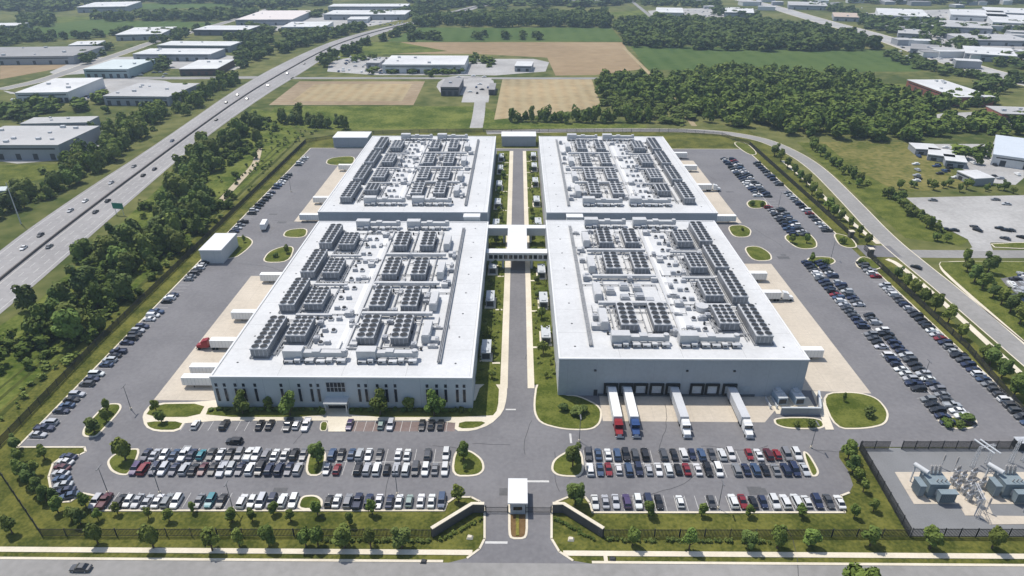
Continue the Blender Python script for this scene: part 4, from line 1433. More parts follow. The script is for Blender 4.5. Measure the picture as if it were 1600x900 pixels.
row(712.5, spec([919, 934, 949, 964, 977, 992, 1007, 1036, 1052, 1067, 1081, 1096, 1111, 1127, 1141, 1170, 1185, 1199, 1214, 1229, 1245], 'dbwbkdkdkwnbdwwrwmrgw'), BACKE, 'cars in the substation-side front lot')
row(736, spec([922, 937, 951, 967, 982, 997, 1013, 1029, 1044, 1059, 1073, 1090, 1105, 1121, 1150, 1165, 1180, 1195, 1211, 1226, 1241, 1257], 'wbrwbnswwkrwkwgnbkgnns'), MIDE, 'cars in the substation-side front lot')
row(786.5, spec([929, 946, 962, 979, 996, 1012, 1029, 1062, 1110, 1145, 1160, 1175, 1191, 1209, 1226, 1244, 1259, 1276, 1294, 1311], 'wssuwnkwdwrknwwwwndw'), FENE, 'cars in the substation-side front lot')
row(666, spec([307, 351, 407, 422, 451, 464, 479, 546, 596, 611, 660, 674, 689], 'wkkkdwwupskkk'), 'the visitor stalls before the slit-window hall', 'visitor cars before the hall')
# curved cluster at the lot corner, numbered from the back
for i, (px, py, c, a) in enumerate(((108, 716, 'n', 86), (103, 724, 'w', 84), (98, 733, 'm', 82), (96, 742, 's', 88), (98, 751, 'b', 96), (100, 760, 's', 104), (104, 769, 'n', 110), (109, 777, 'b', 116))):
    x, y = P(px, py)
    want(x, y, R(a - 4), C1[c], f'{C1[c]} sedan, {ordn(i + 1)} from the back in the curved stalls at the corner', 'cars in the curved corner stalls', 'sedan')
dark_mix = 'kkkknnnddddggssswwwwkn' + 'kndwsgkndws' + 'rb'
mix2 = 'wwwssskknnddgb' * 2 + 'm'


def column(x, ys, where, group, letters, gaps, seed):
    rr = random.Random(seed)
    n = 0
    for y in ys:
        if any(a <= y <= b for a, b in gaps) or rr.random() < .02:
            continue
        n += 1
        c = C1[rr.choice(letters)]
        k = kind_for(c)
        want(x + rr.uniform(-.14, .14), y + rr.uniform(-.1, .1), R(90) + (math.pi if rr.random() < .4 else 0) + rr.uniform(-.03, .03), c, f'{c} {k}, {ordn(n)} from the front in {where}', group, k)


def yrange(a, b, p=2.78):
    return [a + p * (k + .5) for k in range(int((b - a) / p))]


column(130.0, yrange(158, 272), 'the hall-side column of the double row', 'cars in the double row by the dock hall', dark_mix, [(172, 174.5), (197, 199)], 1)
column(135.9, yrange(158, 272), 'the fence-side column of the double row', 'cars in the double row by the dock hall', dark_mix + 'ww', [(226, 229)], 2)
column(154.2, yrange(158, 272), 'the row along the boundary road fence', 'cars along the boundary road fence', dark_mix, [(250, 254)], 3)
column(-140.4, yrange(150, 272), 'the row along the highway fence', 'cars along the highway fence', mix2, [(157, 160), (173, 176), (184, 187.5), (197, 200.5), (213, 216), (226, 230), (239, 250)], 4)
column(-140.4, yrange(298, 432, 4.0), 'the far row along the highway fence', 'cars along the highway fence', dark_mix, [(320, 326), (362, 366), (395, 410)], 5)
column(135.7, yrange(300, 430, 3.7), 'the upper double row, hall-side column', 'cars in the upper double row', dark_mix, [(340, 354), (412, 416)], 6)
column(141.0, yrange(300, 430, 3.9), 'the upper double row, fence-side column', 'cars in the upper double row', dark_mix, [(330, 333), (340, 354), (380, 386)], 7)
column(154.2, yrange(305, 420, 4.6), 'the upper row along the boundary fence', 'cars in the upper double row', dark_mix, [(365, 372)], 8)
# moving cars and the odd ones out
x, y = P(367, 692)
want(x, y, R(88), 'black', 'black suv driving along the lane behind the highway-side front lot', None, 'suv')
x, y = P(127, 890)
want(x, y, R(90), 'dark grey', 'dark grey sedan driving alone on the front road', None, 'sedan')
x, y = P(1431, 419)
want(x, y, R(40), 'black', 'black sedan waiting at the boundary road junction', None, 'sedan')
for px, py, t, c, lb in ((186, 155 * 0 + 377, .2, 'black', ''), ):
    pass
HWC = [(46, 375, .30, 'dark grey'), (26, 395, .30, 'white'), (90, 344, .25, 'silver'), (126, 324, .27, 'white'), (168, 292, .27, 'silver'), (207, 266, .25, 'grey'), (258, 226, .3, 'blue'),
       (95, 377, .62, 'grey'), (158, 323, .66, 'dark grey'), (185, 305, .63, 'black'), (229, 271, .68, 'black'), (255, 255, .75, 'navy'), (350, 165, .3, 'black'), (347, 186, .68, 'black'), (375, 150, .3, 'dark grey'),
       (420, 133, .7, 'black'), (445, 115, .68, 'white'), (398, 155, .7, 'black'), (472, 98, .68, 'dark grey')]
hyc = sorted((min(range(HN), key=lambda i: abs(HM[i][1] - P(px, py)[1])), t, c) for px, py, t, c in HWC)
for n, (i, t, c) in enumerate(hyc):
    a, b = hmix(max(0, i - 1), t), hmix(min(HN - 1, i + 1), t)
    x, y = hmix(i, t)
    ang = math.atan2(b[1] - a[1], b[0] - a[0]) - math.pi / 2
    side = 'far' if t < .5 else 'near'
    want(x, y, ang + (math.pi if t < .5 else 0), c, f'{c} car driving on the {side} carriageway of the highway, {ordn(n + 1)} along', 'cars driving on the highway', 'sedan')
for n, (px, py, c, a) in enumerate(((1477, 360, 'black', 70), (1490, 361, 'black', 70), (1522, 356, 'dark grey', 20), (1527, 361, 'black', 30), (1562, 358, 'black', 60), (1571, 361, 'black', 60), (1578, 361, 'dark grey', 60), (1457, 314, 'grey', 80), (1555, 313, 'grey', 80), (1572, 320, 'silver', 80), (1570, 374, 'dark grey', 40), (1596, 372, 'black', 40))):
    x, y = P(px, py)
    want(x, y, R(a), c, f'{c} car, {ordn(n + 1)} of those scattered in the pale empty car park', 'cars in the empty car park', 'sedan')

CARLIST.sort(key=lambda q: q[0])
NCAR = 298
stuff_mb = MB()
PAL = list(COLS)
for idx, (dd, x, y, rz, colour, kind, label, group) in enumerate(CARLIST):
    b, ws, rw, sw, wh, hl, bm = car_parts(kind)
    w, l = KINDS[kind][0], KINDS[kind][1]
    if idx >= NCAR:
        tf = Matrix.Translation((x, y, .03)) @ Matrix.Rotation(rz, 4, 'Z')
        i0 = len(stuff_mb.v)
        ci = PAL.index(colour)
        stuff_mb.v += [tuple(tf @ Vector(p)) for p in b.v]
        for f in b.f:
            stuff_mb.f.append(tuple(i0 + k for k in f))
            stuff_mb.m.append(ci)
        for me in (ws, rw, *sw):
            i0 = len(stuff_mb.v)
            stuff_mb.v += [tuple(tf @ v.co) for v in me.vertices]
            stuff_mb.f.append(tuple(range(i0, i0 + 4)))
            stuff_mb.m.append(len(PAL))
        for yy in (-l * .6, l * .6):
            stuff_mb.tube(tf @ Vector((-w - .01, yy, .33)), tf @ Vector((w + .01, yy, .33)), .33, 8, None, len(PAL) + 1)
        continue
    o = link('car', bm, None, (x, y, .03), rz)
    tag(o, label, 'car', group)
    fac = crnd.uniform(.82, 1.1)
    j = [c * fac * crnd.uniform(.985, 1.015) for c in COLS[colour]]
    o.color = (*j, 1)
    link('windshield', ws, o)
    link('rear_window', rw, o)
    if idx < 250:
        for me in sw:
            link('side_window', me, o)
    if idx < 200:
        for s in (-1, 1):
            for yy in (-l * .6, l * .6):
                link('wheel', wh, o, (s * (w - .08), yy, .33))
        for me in hl:
            link('headlight', me, o)
    else:
        for yy in (-l * .6, l * .6):
            link('wheel_pair', MATS.setdefault(('axle', kind), MB().tube((-w - .01, 0, 0), (w + .01, 0, 0), .33, 10).mesh('wheel_pair', RUBBER)), o, (0, yy, .33))
o = stuff_mb.build('parked_cars', [paint('lot_' + c.replace(' ', '_'), COLS[c]) for c in PAL] + [GLASS, RUBBER])
tag(o, 'the remaining far parked cars beyond the nearer rows', 'cars', None, 'stuff')

# ------------------------------------------------------------------ trees
def crown_arrays(seed, n, lobes=9, q=.16, squash=1.0, conic=0.0):
    """leaf clumps spread over lobes inside a unit crown (radius 1, height 2 from 0)"""
    g = np.random.default_rng(seed)
    cs, rs = [], []
    for k in range(lobes):
        z = g.uniform(.35, 1.65)
        taper = (1 - conic * (z / 2)) * (1 - .35 * abs(z - .95))
        a = g.uniform(0, 2 * math.pi)
        rad = g.uniform(.15, .75) * taper
        cs.append((math.cos(a) * rad, math.sin(a) * rad, z * squash))
        rs.append(g.uniform(.26, .46) * (0.65 + .35 * taper))
    cs.append((0, 0, 1.0 * squash))
    rs.append(.52)
    cs, rs = np.array(cs), np.array(rs)
    pick = g.choice(len(rs), n, p=rs ** 2 / (rs ** 2).sum())
    d = g.normal(size=(n, 3))
    d[:, 2] = d[:, 2] * .9 + .15
    d /= np.linalg.norm(d, axis=1)[:, None]
    c = cs[pick] + d * (rs[pick] * g.uniform(.72, 1.08, n))[:, None]
    nrm = d * 1.0 + g.normal(size=(n, 3)) * .42 + np.array([0, 0, .42])
    nrm /= np.linalg.norm(nrm, axis=1)[:, None]
    u = np.cross(nrm, g.normal(size=(n, 3)))
    u /= np.linalg.norm(u, axis=1)[:, None]
    w = np.cross(nrm, u)
    s = (g.uniform(.6, 1.25, n) * q)[:, None]
    t = g.uniform(.6, 1.0, n)[:, None]
    v = np.stack([c + u * s * 1.1, c + w * s * t, c - u * s * .9, c - w * s * t], 1).reshape(-1, 3)
    v[:, 2] -= v[:, 2].min()
    return v


def quads_mesh(name, v, m):
    n = len(v) // 4
    me = bpy.data.meshes.new(name)
    me.vertices.add(4 * n)
    me.vertices.foreach_set('co', v.astype(np.float32).ravel())
    me.loops.add(4 * n)
    me.loops.foreach_set('vertex_index', np.arange(4 * n, dtype=np.int32))
    me.polygons.add(n)
    me.polygons.foreach_set('loop_start', np.arange(0, 4 * n, 4, dtype=np.int32))
    me.materials.append(m)
    me.update(calc_edges=True)
    return me


TREE_V = {}
for key, n, lobes, q, sq, con, mm in (('round0', 1500, 9, .13, 1, .2, LEAF), ('round1', 1500, 7, .13, .9, .1, LEAF), ('round2', 1500, 8, .13, 1.1, .3, LEAF),
                                      ('pale0', 1300, 9, .13, 1, .2, LEAF_LIGHT), ('pale1', 1300, 10, .13, .85, .1, LEAF_LIGHT),
                                      ('dark0', 1500, 10, .13, 1.05, .3, LEAF_DARK), ('cone0', 1200, 14, .11, 1.25, .85, LEAF_DARK), ('cone1', 1200, 14, .11, 1.2, .8, LEAF),
                                      ('young0', 420, 7, .15, 1, .3, LEAF), ('young1', 420, 6, .15, 1.1, .4, LEAF_LIGHT), ('bush0', 500, 8, .16, .6, 0, LEAF_DARK), ('bush1', 500, 8, .16, .6, 0, LEAF)):
    v = crown_arrays(len(TREE_V) * 17 + 3, n, lobes, q, sq, con)
    TREE_V[key] = quads_mesh('crown', v, mm)
tk = MB()
tk.tube((0, 0, 0), (0, 0, 1), .16, 7, .09)
for a in range(4):
    t = a * 1.6
    tk.tube((0, 0, .55 + .1 * a), (math.cos(t) * .9, math.sin(t) * .9, 1.25 + .12 * a), .07, 5, .025)
TRUNK = tk.mesh('trunk', BARK)
trnd = random.Random(5)


def tree(x, y, kind, r, h, label, group=None, trunk=None, cat='tree', name='tree'):
    """crown radius r, total height h"""
    root = thing(name, label, cat, (x, y, 0), trnd.uniform(0, 6.28), group)
    tr = (h * .22 if trunk is None else trunk)
    if tr > 0:
        t = link('trunk', TRUNK, root)
        s = max(.6, r * .55)
        t.scale = (s, s, max(tr * 1.4, .3))
    c = link('crown', TREE_V[kind], root, (0, 0, tr))
    me = TREE_V[kind]
    zt = me.get('zt')
    if zt is None:
        zt = max(v.co.z for v in me.vertices)
        me['zt'] = zt
    c.scale = (r, r, (h - tr) / zt)
    return root


def at_centre(px, py, h):
    return P(px, py, h * .58)


ROW_ROAD_W = [(12, 818), (146, 832), (233, 836), (326, 840), (370, 838), (416, 834), (475, 838), (494, 836), (535, 836), (577, 838), (626, 838)]
ROW_ROAD_E = [(990, 836), (1080, 839), (1172, 840), (1219, 838), (1268, 838), (1365, 836), (1460, 839), (1558, 838)]
for lst, where in ((ROW_ROAD_W[::-1], 'the sidewalk, highway side of the gate'), (ROW_ROAD_E, 'the sidewalk, substation side of the gate')):
    for i, (px, py) in enumerate(lst):
        h = trnd.uniform(5.4, 7.6)
        x, y = at_centre(px, py, h)
        k = trnd.choice(['round0', 'round1', 'dark0', 'round2', 'cone1'])
        if px in (326, 1365):
            k = 'young1'
        tree(x, y, k, h * trnd.uniform(.36, .46), h, f'green street tree, {ordn(i + 1)} from the gate along {where}', 'street trees along the sidewalk')
INNER_W = [(107, 800), (150, 803), (180, 792), (229, 800), (261, 803), (300, 788), (360, 803), (392, 803), (425, 793), (452, 803), (494, 792), (545, 808), (580, 790)]
INNER_E = [(1015, 792), (1097, 791), (1171, 794), (1254, 796), (1338, 797)]
for lst, where in ((INNER_W[::-1], 'the inside of the front fence, highway side'), (INNER_E, 'the inside of the front fence, substation side')):
    for i, (px, py) in enumerate(lst):
        h = trnd.uniform(3.8, 5.4)
        x, y = at_centre(px, py, h)
        y = min(y, P(810, 800)[1] - .8)
        tree(x, y, trnd.choice(['young0', 'young1', 'round0', 'round2']), h * trnd.uniform(.32, .42), h, f'young tree, {ordn(i + 1)} from the gate along {where}', 'young trees inside the front fence')
for i, (px, py) in enumerate([(85, 787), (80, 770), (66, 768), (55, 757), (40, 742), (28, 730), (26, 710), (20, 690), (65, 705), (48, 730), (120, 803), (130, 780)]):
    h = trnd.uniform(4.6, 6.6)
    x, y = at_centre(px, py, h)
    tree(x, y, ('round0', 'dark0', 'round2')[i % 3], h * .38, h, f'small tree, {ordn(i + 1)} from the front in the lawn corner behind the curved stalls', 'trees in the lawn corner')
for px, py, k, h, rr, lb in (
        (190, 700, 'round1', 8, .42, 'large tree on the end island of the highway-side front lot'), (494, 704, 'dark0', 8, .34, 'tall dark tree on the island splitting the highway-side lot'), (493, 730, 'young0', 2.4, .45, 'tiny shrub below the tree on the splitting island'),
        (724, 702, 'round0', 7, .36, 'tree on the rounded island on the highway side of the drive'), (726, 729, 'young0', 2.4, .4, 'tiny tree at the front of the rounded island by the drive'),
        (896, 708, 'dark0', 8.5, .34, 'tall tree on the rounded island at the substation-side lot'), (900, 768, 'dark0', 8, .38, 'dark tree on the lawn nose beside the outbound gate'), (716, 769, 'round2', 6, .38, 'tree on the lawn nose beside the inbound gate'),
        (1330, 700, 'round0', 7.5, .36, 'tree at the kerb by the corner of the substation fence'), (1336, 722, 'dark0', 6.5, .36, 'second tree from the substation fence corner'), (1352, 757, 'young0', 4.5, .4, 'thin tree on the lawn along the substation fence'),
        (1368, 788, 'young1', 4.2, .4, 'pale small tree on the lawn along the substation fence, nearer the road'), (1344, 740, 'round1', 4.5, .45, 'round tree behind the kerb bend by the substation'),
        (375, 626, 'pale0', 8.5, .36, 'bright green tree before the slit-window hall, nearest the trailers'), (449, 627, 'pale0', 9.5, .38, 'bright green tree just before the hall entrance on the trailer side'), (592, 626, 'pale1', 9.5, .38, 'bright green tree just past the hall entrance'),
        (677, 627, 'pale0', 9.5, .38, 'bright green tree before the hall nearest the drive'), (418, 628, 'round0', 4.5, .5, 'small bushy tree between two bright trees on the trailer side'), (640, 629, 'round0', 4.8, .5, 'small bushy tree between the two bright trees on the drive side'),
        (241, 632, 'round2', 4.6, .38, 'small tree on the corner lawn by the trailer apron'), (250, 650, 'round0', 4.6, .4, 'small tree beside the corner walk'), (504, 642, 'pale1', 2.6, .45, 'pale shrub at the entrance path'),
        (165, 632, 'cone1', 5.5, .34, 'pointed tree at the tip of the shrub island'), (163, 648, 'round1', 5, .42, 'middle tree on the shrub island by the fence row'), (143, 662, 'dark0', 6, .46, 'biggest dark tree on the shrub island by the fence row'),
        (1320, 619, 'cone1', 3.6, .3, 'thin pointed tree at the back of the rounded lawn'), (1358, 643, 'bush0', 3.6, .6, 'dark round bush alone on the rounded lawn'), (1270, 660, 'bush0', 3.2, .55, 'dark bush in the bed below the generator yard'),
        (1245, 661, 'bush1', 2.2, .6, 'low bush in the bed below the generator yard'), (1482, 660, 'bush1', 2.4, .9, 'low mixed shrub on the tip island of the double row'), (1512, 650, 'bush0', 3.0, .9, 'dark shrub on the tip island of the double row'), (1500, 663, 'bush0', 2.4, .7, 'round shrub at the front of the tip island'),
        (882, 634, 'bush0', 2.6, .8, 'dark bush at the corner lawn by the dock hall, drive side'), (899, 640, 'bush0', 3.2, .8, 'bigger dark bush at the corner lawn by the dock hall'), (910, 637, 'bush0', 2.6, .7, 'dark bush at the corner lawn nearest the apron'),
        (1239, 371, 'round0', 5, .4, 'tree on the twin island, hall side'), (1262, 371, 'round1', 5, .4, 'tree on the twin island, fence side'), (1270, 401, 'round2', 5, .36, 'tree on the island above the lower double row'), (1290, 408, 'bush1', 2.6, .7, 'bush on the island above the lower double row'),
        (1176, 316, 'bush1', 3.4, .5, 'bush on the little island halfway up the upper double row, hall side'), (1191, 317, 'bush1', 3.4, .5, 'bush on the little island halfway up the upper double row, fence side'),
        (1318, 374, 'bush1', 4, .5, 'bush tree on the island ending the upper fence row'), (1348, 408, 'bush1', 3, .55, 'bush on the side gate island'), (447, 388, 'round0', 4.5, .4, 'small tree on the bed above the front trailer apron'), (430, 398, 'bush1', 2.4, .6, 'bush on the bed above the front trailer apron'),
        (380, 372, 'young0', 4, .36, 'young tree beside the white pump house'), (1160, 357, 'bush1', 2, .5, 'bush on the bed between the dock hall aprons')):
    x, y = at_centre(px, py, h)
    tree(x, y, k, h * rr, h, lb, cat='bush' if k.startswith('bush') else 'tree', trunk=0 if k.startswith('bush') else None, name='bush' if k.startswith('bush') else 'tree')
# grass strips beside the central drive
for s, xx, lb in ((-1, -9.3, 'slit-window hall'), (1, 9.2, 'dock hall')):
    n = 0
    for k in range(19):
        y = 182 + k * 13.6 + trnd.uniform(-2, 2)
        if 262 < y < 292 and False:
            continue
        n += 1
        h = trnd.uniform(2.4, 5.5)
        tree(xx + trnd.uniform(-1.5, 1.0) * 1.2, y, trnd.choice(['round0', 'dark0', 'young0', 'bush1', 'round2']), h * .42, h, f'small leafy tree, {ordn(n)} from the front in the drive strip along the {lb}', 'small trees along the central drive')
n = 0
for px in range(332, 740, 13):
    if 508 < px < 548:
        continue
    n += 1
    x, y = P(px, 638)
    tree(x, 164.0, trnd.choice(['bush0', 'bush1']), trnd.uniform(.9, 1.4), trnd.uniform(1.0, 1.5), f'low dark shrub, {ordn(n)} from the trailers at the foot of the slit-window wall', 'foundation shrubs', trunk=0, cat='shrub', name='shrub')
gc = []
for sx in (-1, 1):
    for k in range(230):
        gc.append((sx * trnd.choice((7.2, 8.5, 11.6, 12.4)) + trnd.uniform(-.6, .6), trnd.uniform(180, 440), trnd.uniform(.4, .9), trnd.uniform(.5, 1.3)))
GCOVER = gc
# boundary road verge
VERGE = [(1212, 232), (1222, 240), (1232, 252), (1243, 263), (1252, 272), (1262, 279), (1271, 292), (1280, 303), (1297, 316), (1305, 327), (1316, 333), (1330, 345), (1345, 358), (1357, 372),
         (1405, 424), (1419, 437), (1433, 446), (1448, 460), (1466, 470), (1487, 488), (1506, 515), (1541, 548), (1553, 553), (1572, 572), (1592, 600)]
for i, (px, py) in enumerate(VERGE[::-1]):
    h = trnd.uniform(6, 9)
    x, y = at_centre(px, py, h)
    tree(x, y, trnd.choice(['round0', 'round1', 'dark0', 'cone1', 'round2']), h * trnd.uniform(.36, .46), h, f'verge tree, {ordn(i + 1)} from the front between the side fence and boundary road', 'trees on the boundary road verge')
for i, (px, py, h, k) in enumerate(((1512, 398, 7, 'round1'), (1550, 408, 10, 'dark0'), (1528, 424, 9, 'dark0'), (1515, 412, 7, 'round0'), (1540, 436, 8, 'round0'), (1556, 452, 7, 'dark0'), (1570, 460, 8, 'round1'), (1585, 470, 9, 'dark0'), (1600, 488, 9, 'round0'))):
    x, y = at_centre(px, py, h)
    tree(x, y, k, h * .42, h, f'leafy tree, {ordn(i + 1)} from the junction on the corner lawn by the cross road', 'trees on the corner lawn')
i = 0
for (a, b, n, hr) in (((1262, 226), (1348, 290), 22, (3, 8)), ((1372, 300), (1465, 365), 15, (3, 8)), ((1400, 292), (1590, 300), 14, (4, 7)), ((1462, 372), (1478, 376), 3, (4, 6))):
    for k in range(n):
        i += 1
        t = (k + trnd.uniform(.1, .9)) / n
        h = trnd.uniform(*hr)
        x, y = P(a[0] + (b[0] - a[0]) * t + trnd.uniform(-7, 7), a[1] + (b[1] - a[1]) * t + trnd.uniform(-4, 4))
        tree(x, y, trnd.choice(['round0', 'dark0', 'bush1', 'round1']), h * .45, h, 'scrubby shrub in the hedgerows between the boundary road and the empty car park', 'scrub beyond the boundary road', cat='shrub', name='shrub')
# big tree at the near side of the road
x, y = P(1352, 902, 8)
tree(x, y, 'pale1', 4.8, 11.5, 'bright tree top poking up at the near edge of the front road')
x, y = P(1560, 915, 7)
tree(x, y, 'pale0', 2.6, 8, 'second tree top at the near edge of the front road')
x, y = P(396, 912, 8)
tree(x, y, 'pale0', 2.6, 8, 'small tree top at the near road edge on the highway side')


# the belt between highway and fence, and the one beyond the highway
def on_highway(x, y, margin=7):
    k = min(range(HN), key=lambda i: abs(HM[i][1] - y))
    return HLr[k][0] - margin < x < HRr[k][0] + margin or (FX - 3 < x < 168 and y < 470)


def belt(lines, n, hr, label, group, seed, kinds):
    rr = random.Random(seed)
    tot = [math.dist(P(*a), P(*b)) for a, b, _ in lines]
    k = 0
    for _ in range(n * 5):
        if k == n:
            break
        (a, b, sp) = rr.choices(lines, tot)[0]
        t = rr.random()
        A, B = P(*a), P(*b)
        x = A[0] + (B[0] - A[0]) * t + rr.gauss(0, sp)
        y = A[1] + (B[1] - A[1]) * t + rr.gauss(0, sp * .5)
        if on_highway(x, y):
            continue
        k += 1
        h = rr.uniform(*hr)
        tree(x, y, rr.choice(kinds), h * rr.uniform(.40, .58), h, label, group, trunk=h * .08)


KB = ['round0', 'round1', 'round2', 'pale0', 'pale1', 'dark0', 'round0', 'dark0', 'round1']
NEAR_BELT = [((185, 425), (300, 310), 9), ((255, 400), (325, 310), 7), ((300, 295), (380, 215), 9), ((90, 540), (180, 455), 6), ((130, 470), (240, 375), 7), ((-60, 600), (60, 525), 8), ((40, 520), (140, 450), 10), ((20, 580), (120, 500), 6), ((150, 440), (230, 360), 9), ((190, 420), (300, 330), 7), ((255, 330), (330, 245), 6), ((310, 260), (400, 190), 8), ((390, 200), (450, 186), 7)]
belt(NEAR_BELT, 108, (7, 14.5), 'leafy tree in the dense belt between the highway and the fence', 'trees in the belt beside the fence', 21, KB)
belt([((430, 192), (545, 202), 4)], 16, (7, 12), 'tall dark tree in the row behind the rear hall on the highway side', 'trees behind the rear hall', 25, ['dark0', 'cone0', 'cone1', 'round0'])
belt([((-30, 345), (60, 310), 7), ((20, 320), (150, 262), 7), ((120, 270), (220, 205), 7)], 34, (8, 14),
     'leafy tree in the belt on the far side of the highway', 'trees beyond the highway', 23, KB)


def merged(name, spots, n, q, m, label, conic=.1, kind='stuff'):
    """one mass of trees: spots are (x, y, radius, height)"""
    base = [crown_arrays(900 + k, n, 8, q, 1.0, conic) for k in range(4)]
    vs = []
    g = np.random.default_rng(len(spots))
    for i, (x, y, r, h) in enumerate(spots):
        v = base[i % 4].copy()
        a = g.uniform(0, 6.28)
        c, s = math.cos(a), math.sin(a)
        v = np.stack([(v[:, 0] * c - v[:, 1] * s) * r + x, (v[:, 0] * s + v[:, 1] * c) * r + y, v[:, 2] / v[:, 2].max() * h], 1)
        vs.append(v)
    o = link(name, quads_mesh(name, np.concatenate(vs), m))
    return tag(o, label, None, None, kind)


def inside(p, poly):
    c, n = False, len(poly)
    for i in range(n):
        (x1, y1), (x2, y2) = poly[i], poly[i - 1]
        if (y1 > p[1]) != (y2 > p[1]) and p[0] < (x2 - x1) * (p[1] - y1) / (y2 - y1) + x1:
            c = not c
    return c


def scatter(poly_px, d, hr, seed, jit=.45, keep=1.0):
    poly = PP(poly_px)
    rr = random.Random(seed)
    xs, ys = [p[0] for p in poly], [p[1] for p in poly]
    out = []
    y = min(ys)
    while y < max(ys):
        x = min(xs)
        while x < max(xs):
            p = (x + rr.uniform(-jit, jit) * d, y + rr.uniform(-jit, jit) * d)
            if inside(p, poly) and rr.random() < keep:
                h = rr.uniform(*hr)
                out.append((*p, d * rr.uniform(.42, .92), h))
            x += d
        y += d
    return out




def along(lines, n, hr, rf, seed, spread=1.0):
    rr = random.Random(seed)
    tot = [math.dist(P(*a), P(*b)) for a, b, _ in lines]
    out = []
    for k in range(n):
        (a, b, sp) = rr.choices(lines, tot)[0]
        t = rr.random()
        A, B = P(*a), P(*b)
        h = rr.uniform(*hr)
        x, y = A[0] + (B[0] - A[0]) * t + rr.gauss(0, sp * spread), A[1] + (B[1] - A[1]) * t + rr.gauss(0, sp * spread * .6)
        if not on_highway(x, y):
            out.append((x, y, h * rf * rr.uniform(.8, 1.3), h))
    return out


merged('undergrowth', along(NEAR_BELT, 520, (1.5, 6), .7, 61, 1.2), 110, .26, mat('undergrowth_leaf', (0.050, 0.080, 0.015), scale=.1, scale2=.8, col2=(.115, .150, .034), rough=1, spec=.1),
       'bushy undergrowth filling the belt between the highway and the fence')
merged('undergrowth', along([((1276, 232), (1352, 292), 3), ((1382, 300), (1466, 360), 2.5), ((300, 350), (470, 205), 7), ((210, 430), (340, 330), 5), ((60, 600), (200, 455), 4), ((-40, 690), (200, 480), 3), ((360, 240), (450, 200), 6)], 260, (.6, 2.6), .8, 62), 80, .3, LEAF,
       'low bushes and weeds scattered on the rough verges outside the fences')
FARB = [((-30, 345), (60, 310), 8), ((20, 320), (150, 262), 8), ((120, 270), (220, 205), 8), ((150, 215), (270, 175), 9), ((250, 185), (365, 128), 9)]
merged('undergrowth', along(FARB, 220, (1.5, 4.5), .75, 63), 110, .26, LEAF, 'bushy undergrowth in the belt beyond the highway')
merged('tree_belt', along(FARB[2:], 90, (8, 14), .46, 64, .9), 420, .16, FOREST, 'dense tree belt beside the highway in front of the grey warehouses')
WOOD = [(932, 134), (1000, 130), (1060, 126), (1120, 116), (1200, 120), (1300, 124), (1380, 140), (1420, 160), (1445, 190), (1440, 222), (1340, 222), (1262, 214), (1190, 206), (1110, 196), (1088, 178), (1000, 165), (940, 150)]
merged('woodland', scatter(WOOD, 12.5, (9, 18), 31), 420, .16, FOREST, 'large dense green wood behind the rear halls on the car park side')
merged('woodland', scatter([(930, 150), (1010, 160), (1080, 175), (1085, 196), (1020, 192), (950, 185)], 10, (4, 9), 32, keep=.75), 240, .2, mat('scrub_leaf', (0.066, 0.098, 0.020), scale=.05, scale2=.5, col2=(.135, .165, .042), rough=1, spec=.1),
       'paler scrub at the edge of the large wood beside the track')
merged('tree_row', [(*P(800 + k * 11 + random.uniform(-3, 3), 191 + random.uniform(-1.5, 1.5)), random.uniform(4, 6), random.uniform(8, 14)) for k in range(20)], 260, .2, FOREST, 'row of dark trees behind the rear car-park-side hall')
merged('woodland', scatter([(962, 40), (1010, 34), (1200, 40), (1330, 58), (1378, 74), (1372, 81), (1180, 80), (985, 76)], 17, (12, 18), 33), 240, .22, FOREST_FAR, 'wide dark wood beyond the green crop field')
merged('woodland', scatter([(690, 32), (780, 27), (950, 26), (962, 36), (958, 44), (690, 42), (640, 44)], 17, (13, 19), 34), 220, .22, FOREST_FAR, 'dark tree band beyond the long green field')
merged('woodland', scatter([(148, 28), (250, 26), (400, 20), (400, 29), (330, 33), (152, 34)], 18, (12, 18), 35), 100, .32, FOREST_FAR, 'dark tree band beyond the flat field far over the highway')
merged('woodland', scatter([(30, 30), (78, 26), (80, 42), (34, 44)], 15, (10, 15), 36), 100, .32, FOREST_FAR, 'small dark wood at the edge of the flat far field')
merged('woodland', scatter([(-160, -40), (400, -36), (560, -30), (520, 8), (400, 14), (330, 6), (200, 6), (130, 10), (90, 18), (-160, 20)], 24, (12, 18), 37, keep=.8), 70, .36, FOREST_FAR, 'farthest dark woods over the highway side')
merged('woodland', scatter([(630, -30), (1130, -30), (1050, -6), (960, 10), (780, 14), (640, 8)], 24, (12, 18), 38, keep=.75), 70, .36, FOREST_FAR, 'farthest dark woods straight ahead')
merged('woodland', scatter([(1130, -30), (1760, -30), (1760, 2), (1600, 8), (1480, 8), (1330, 6)], 24, (12, 18), 39, keep=.65), 70, .36, FOREST_FAR, 'farthest dark woods above the business park')


def clump(polys, d, hr, seed, label, m=FOREST_FAR, n=120, keep=.8, name='tree_belt', q=.28):
    sp = []
    for i, p in enumerate(polys):
        sp += scatter(p, d, hr, seed * 10 + i, keep=keep)
    return merged(name, sp, n, q, m, label)


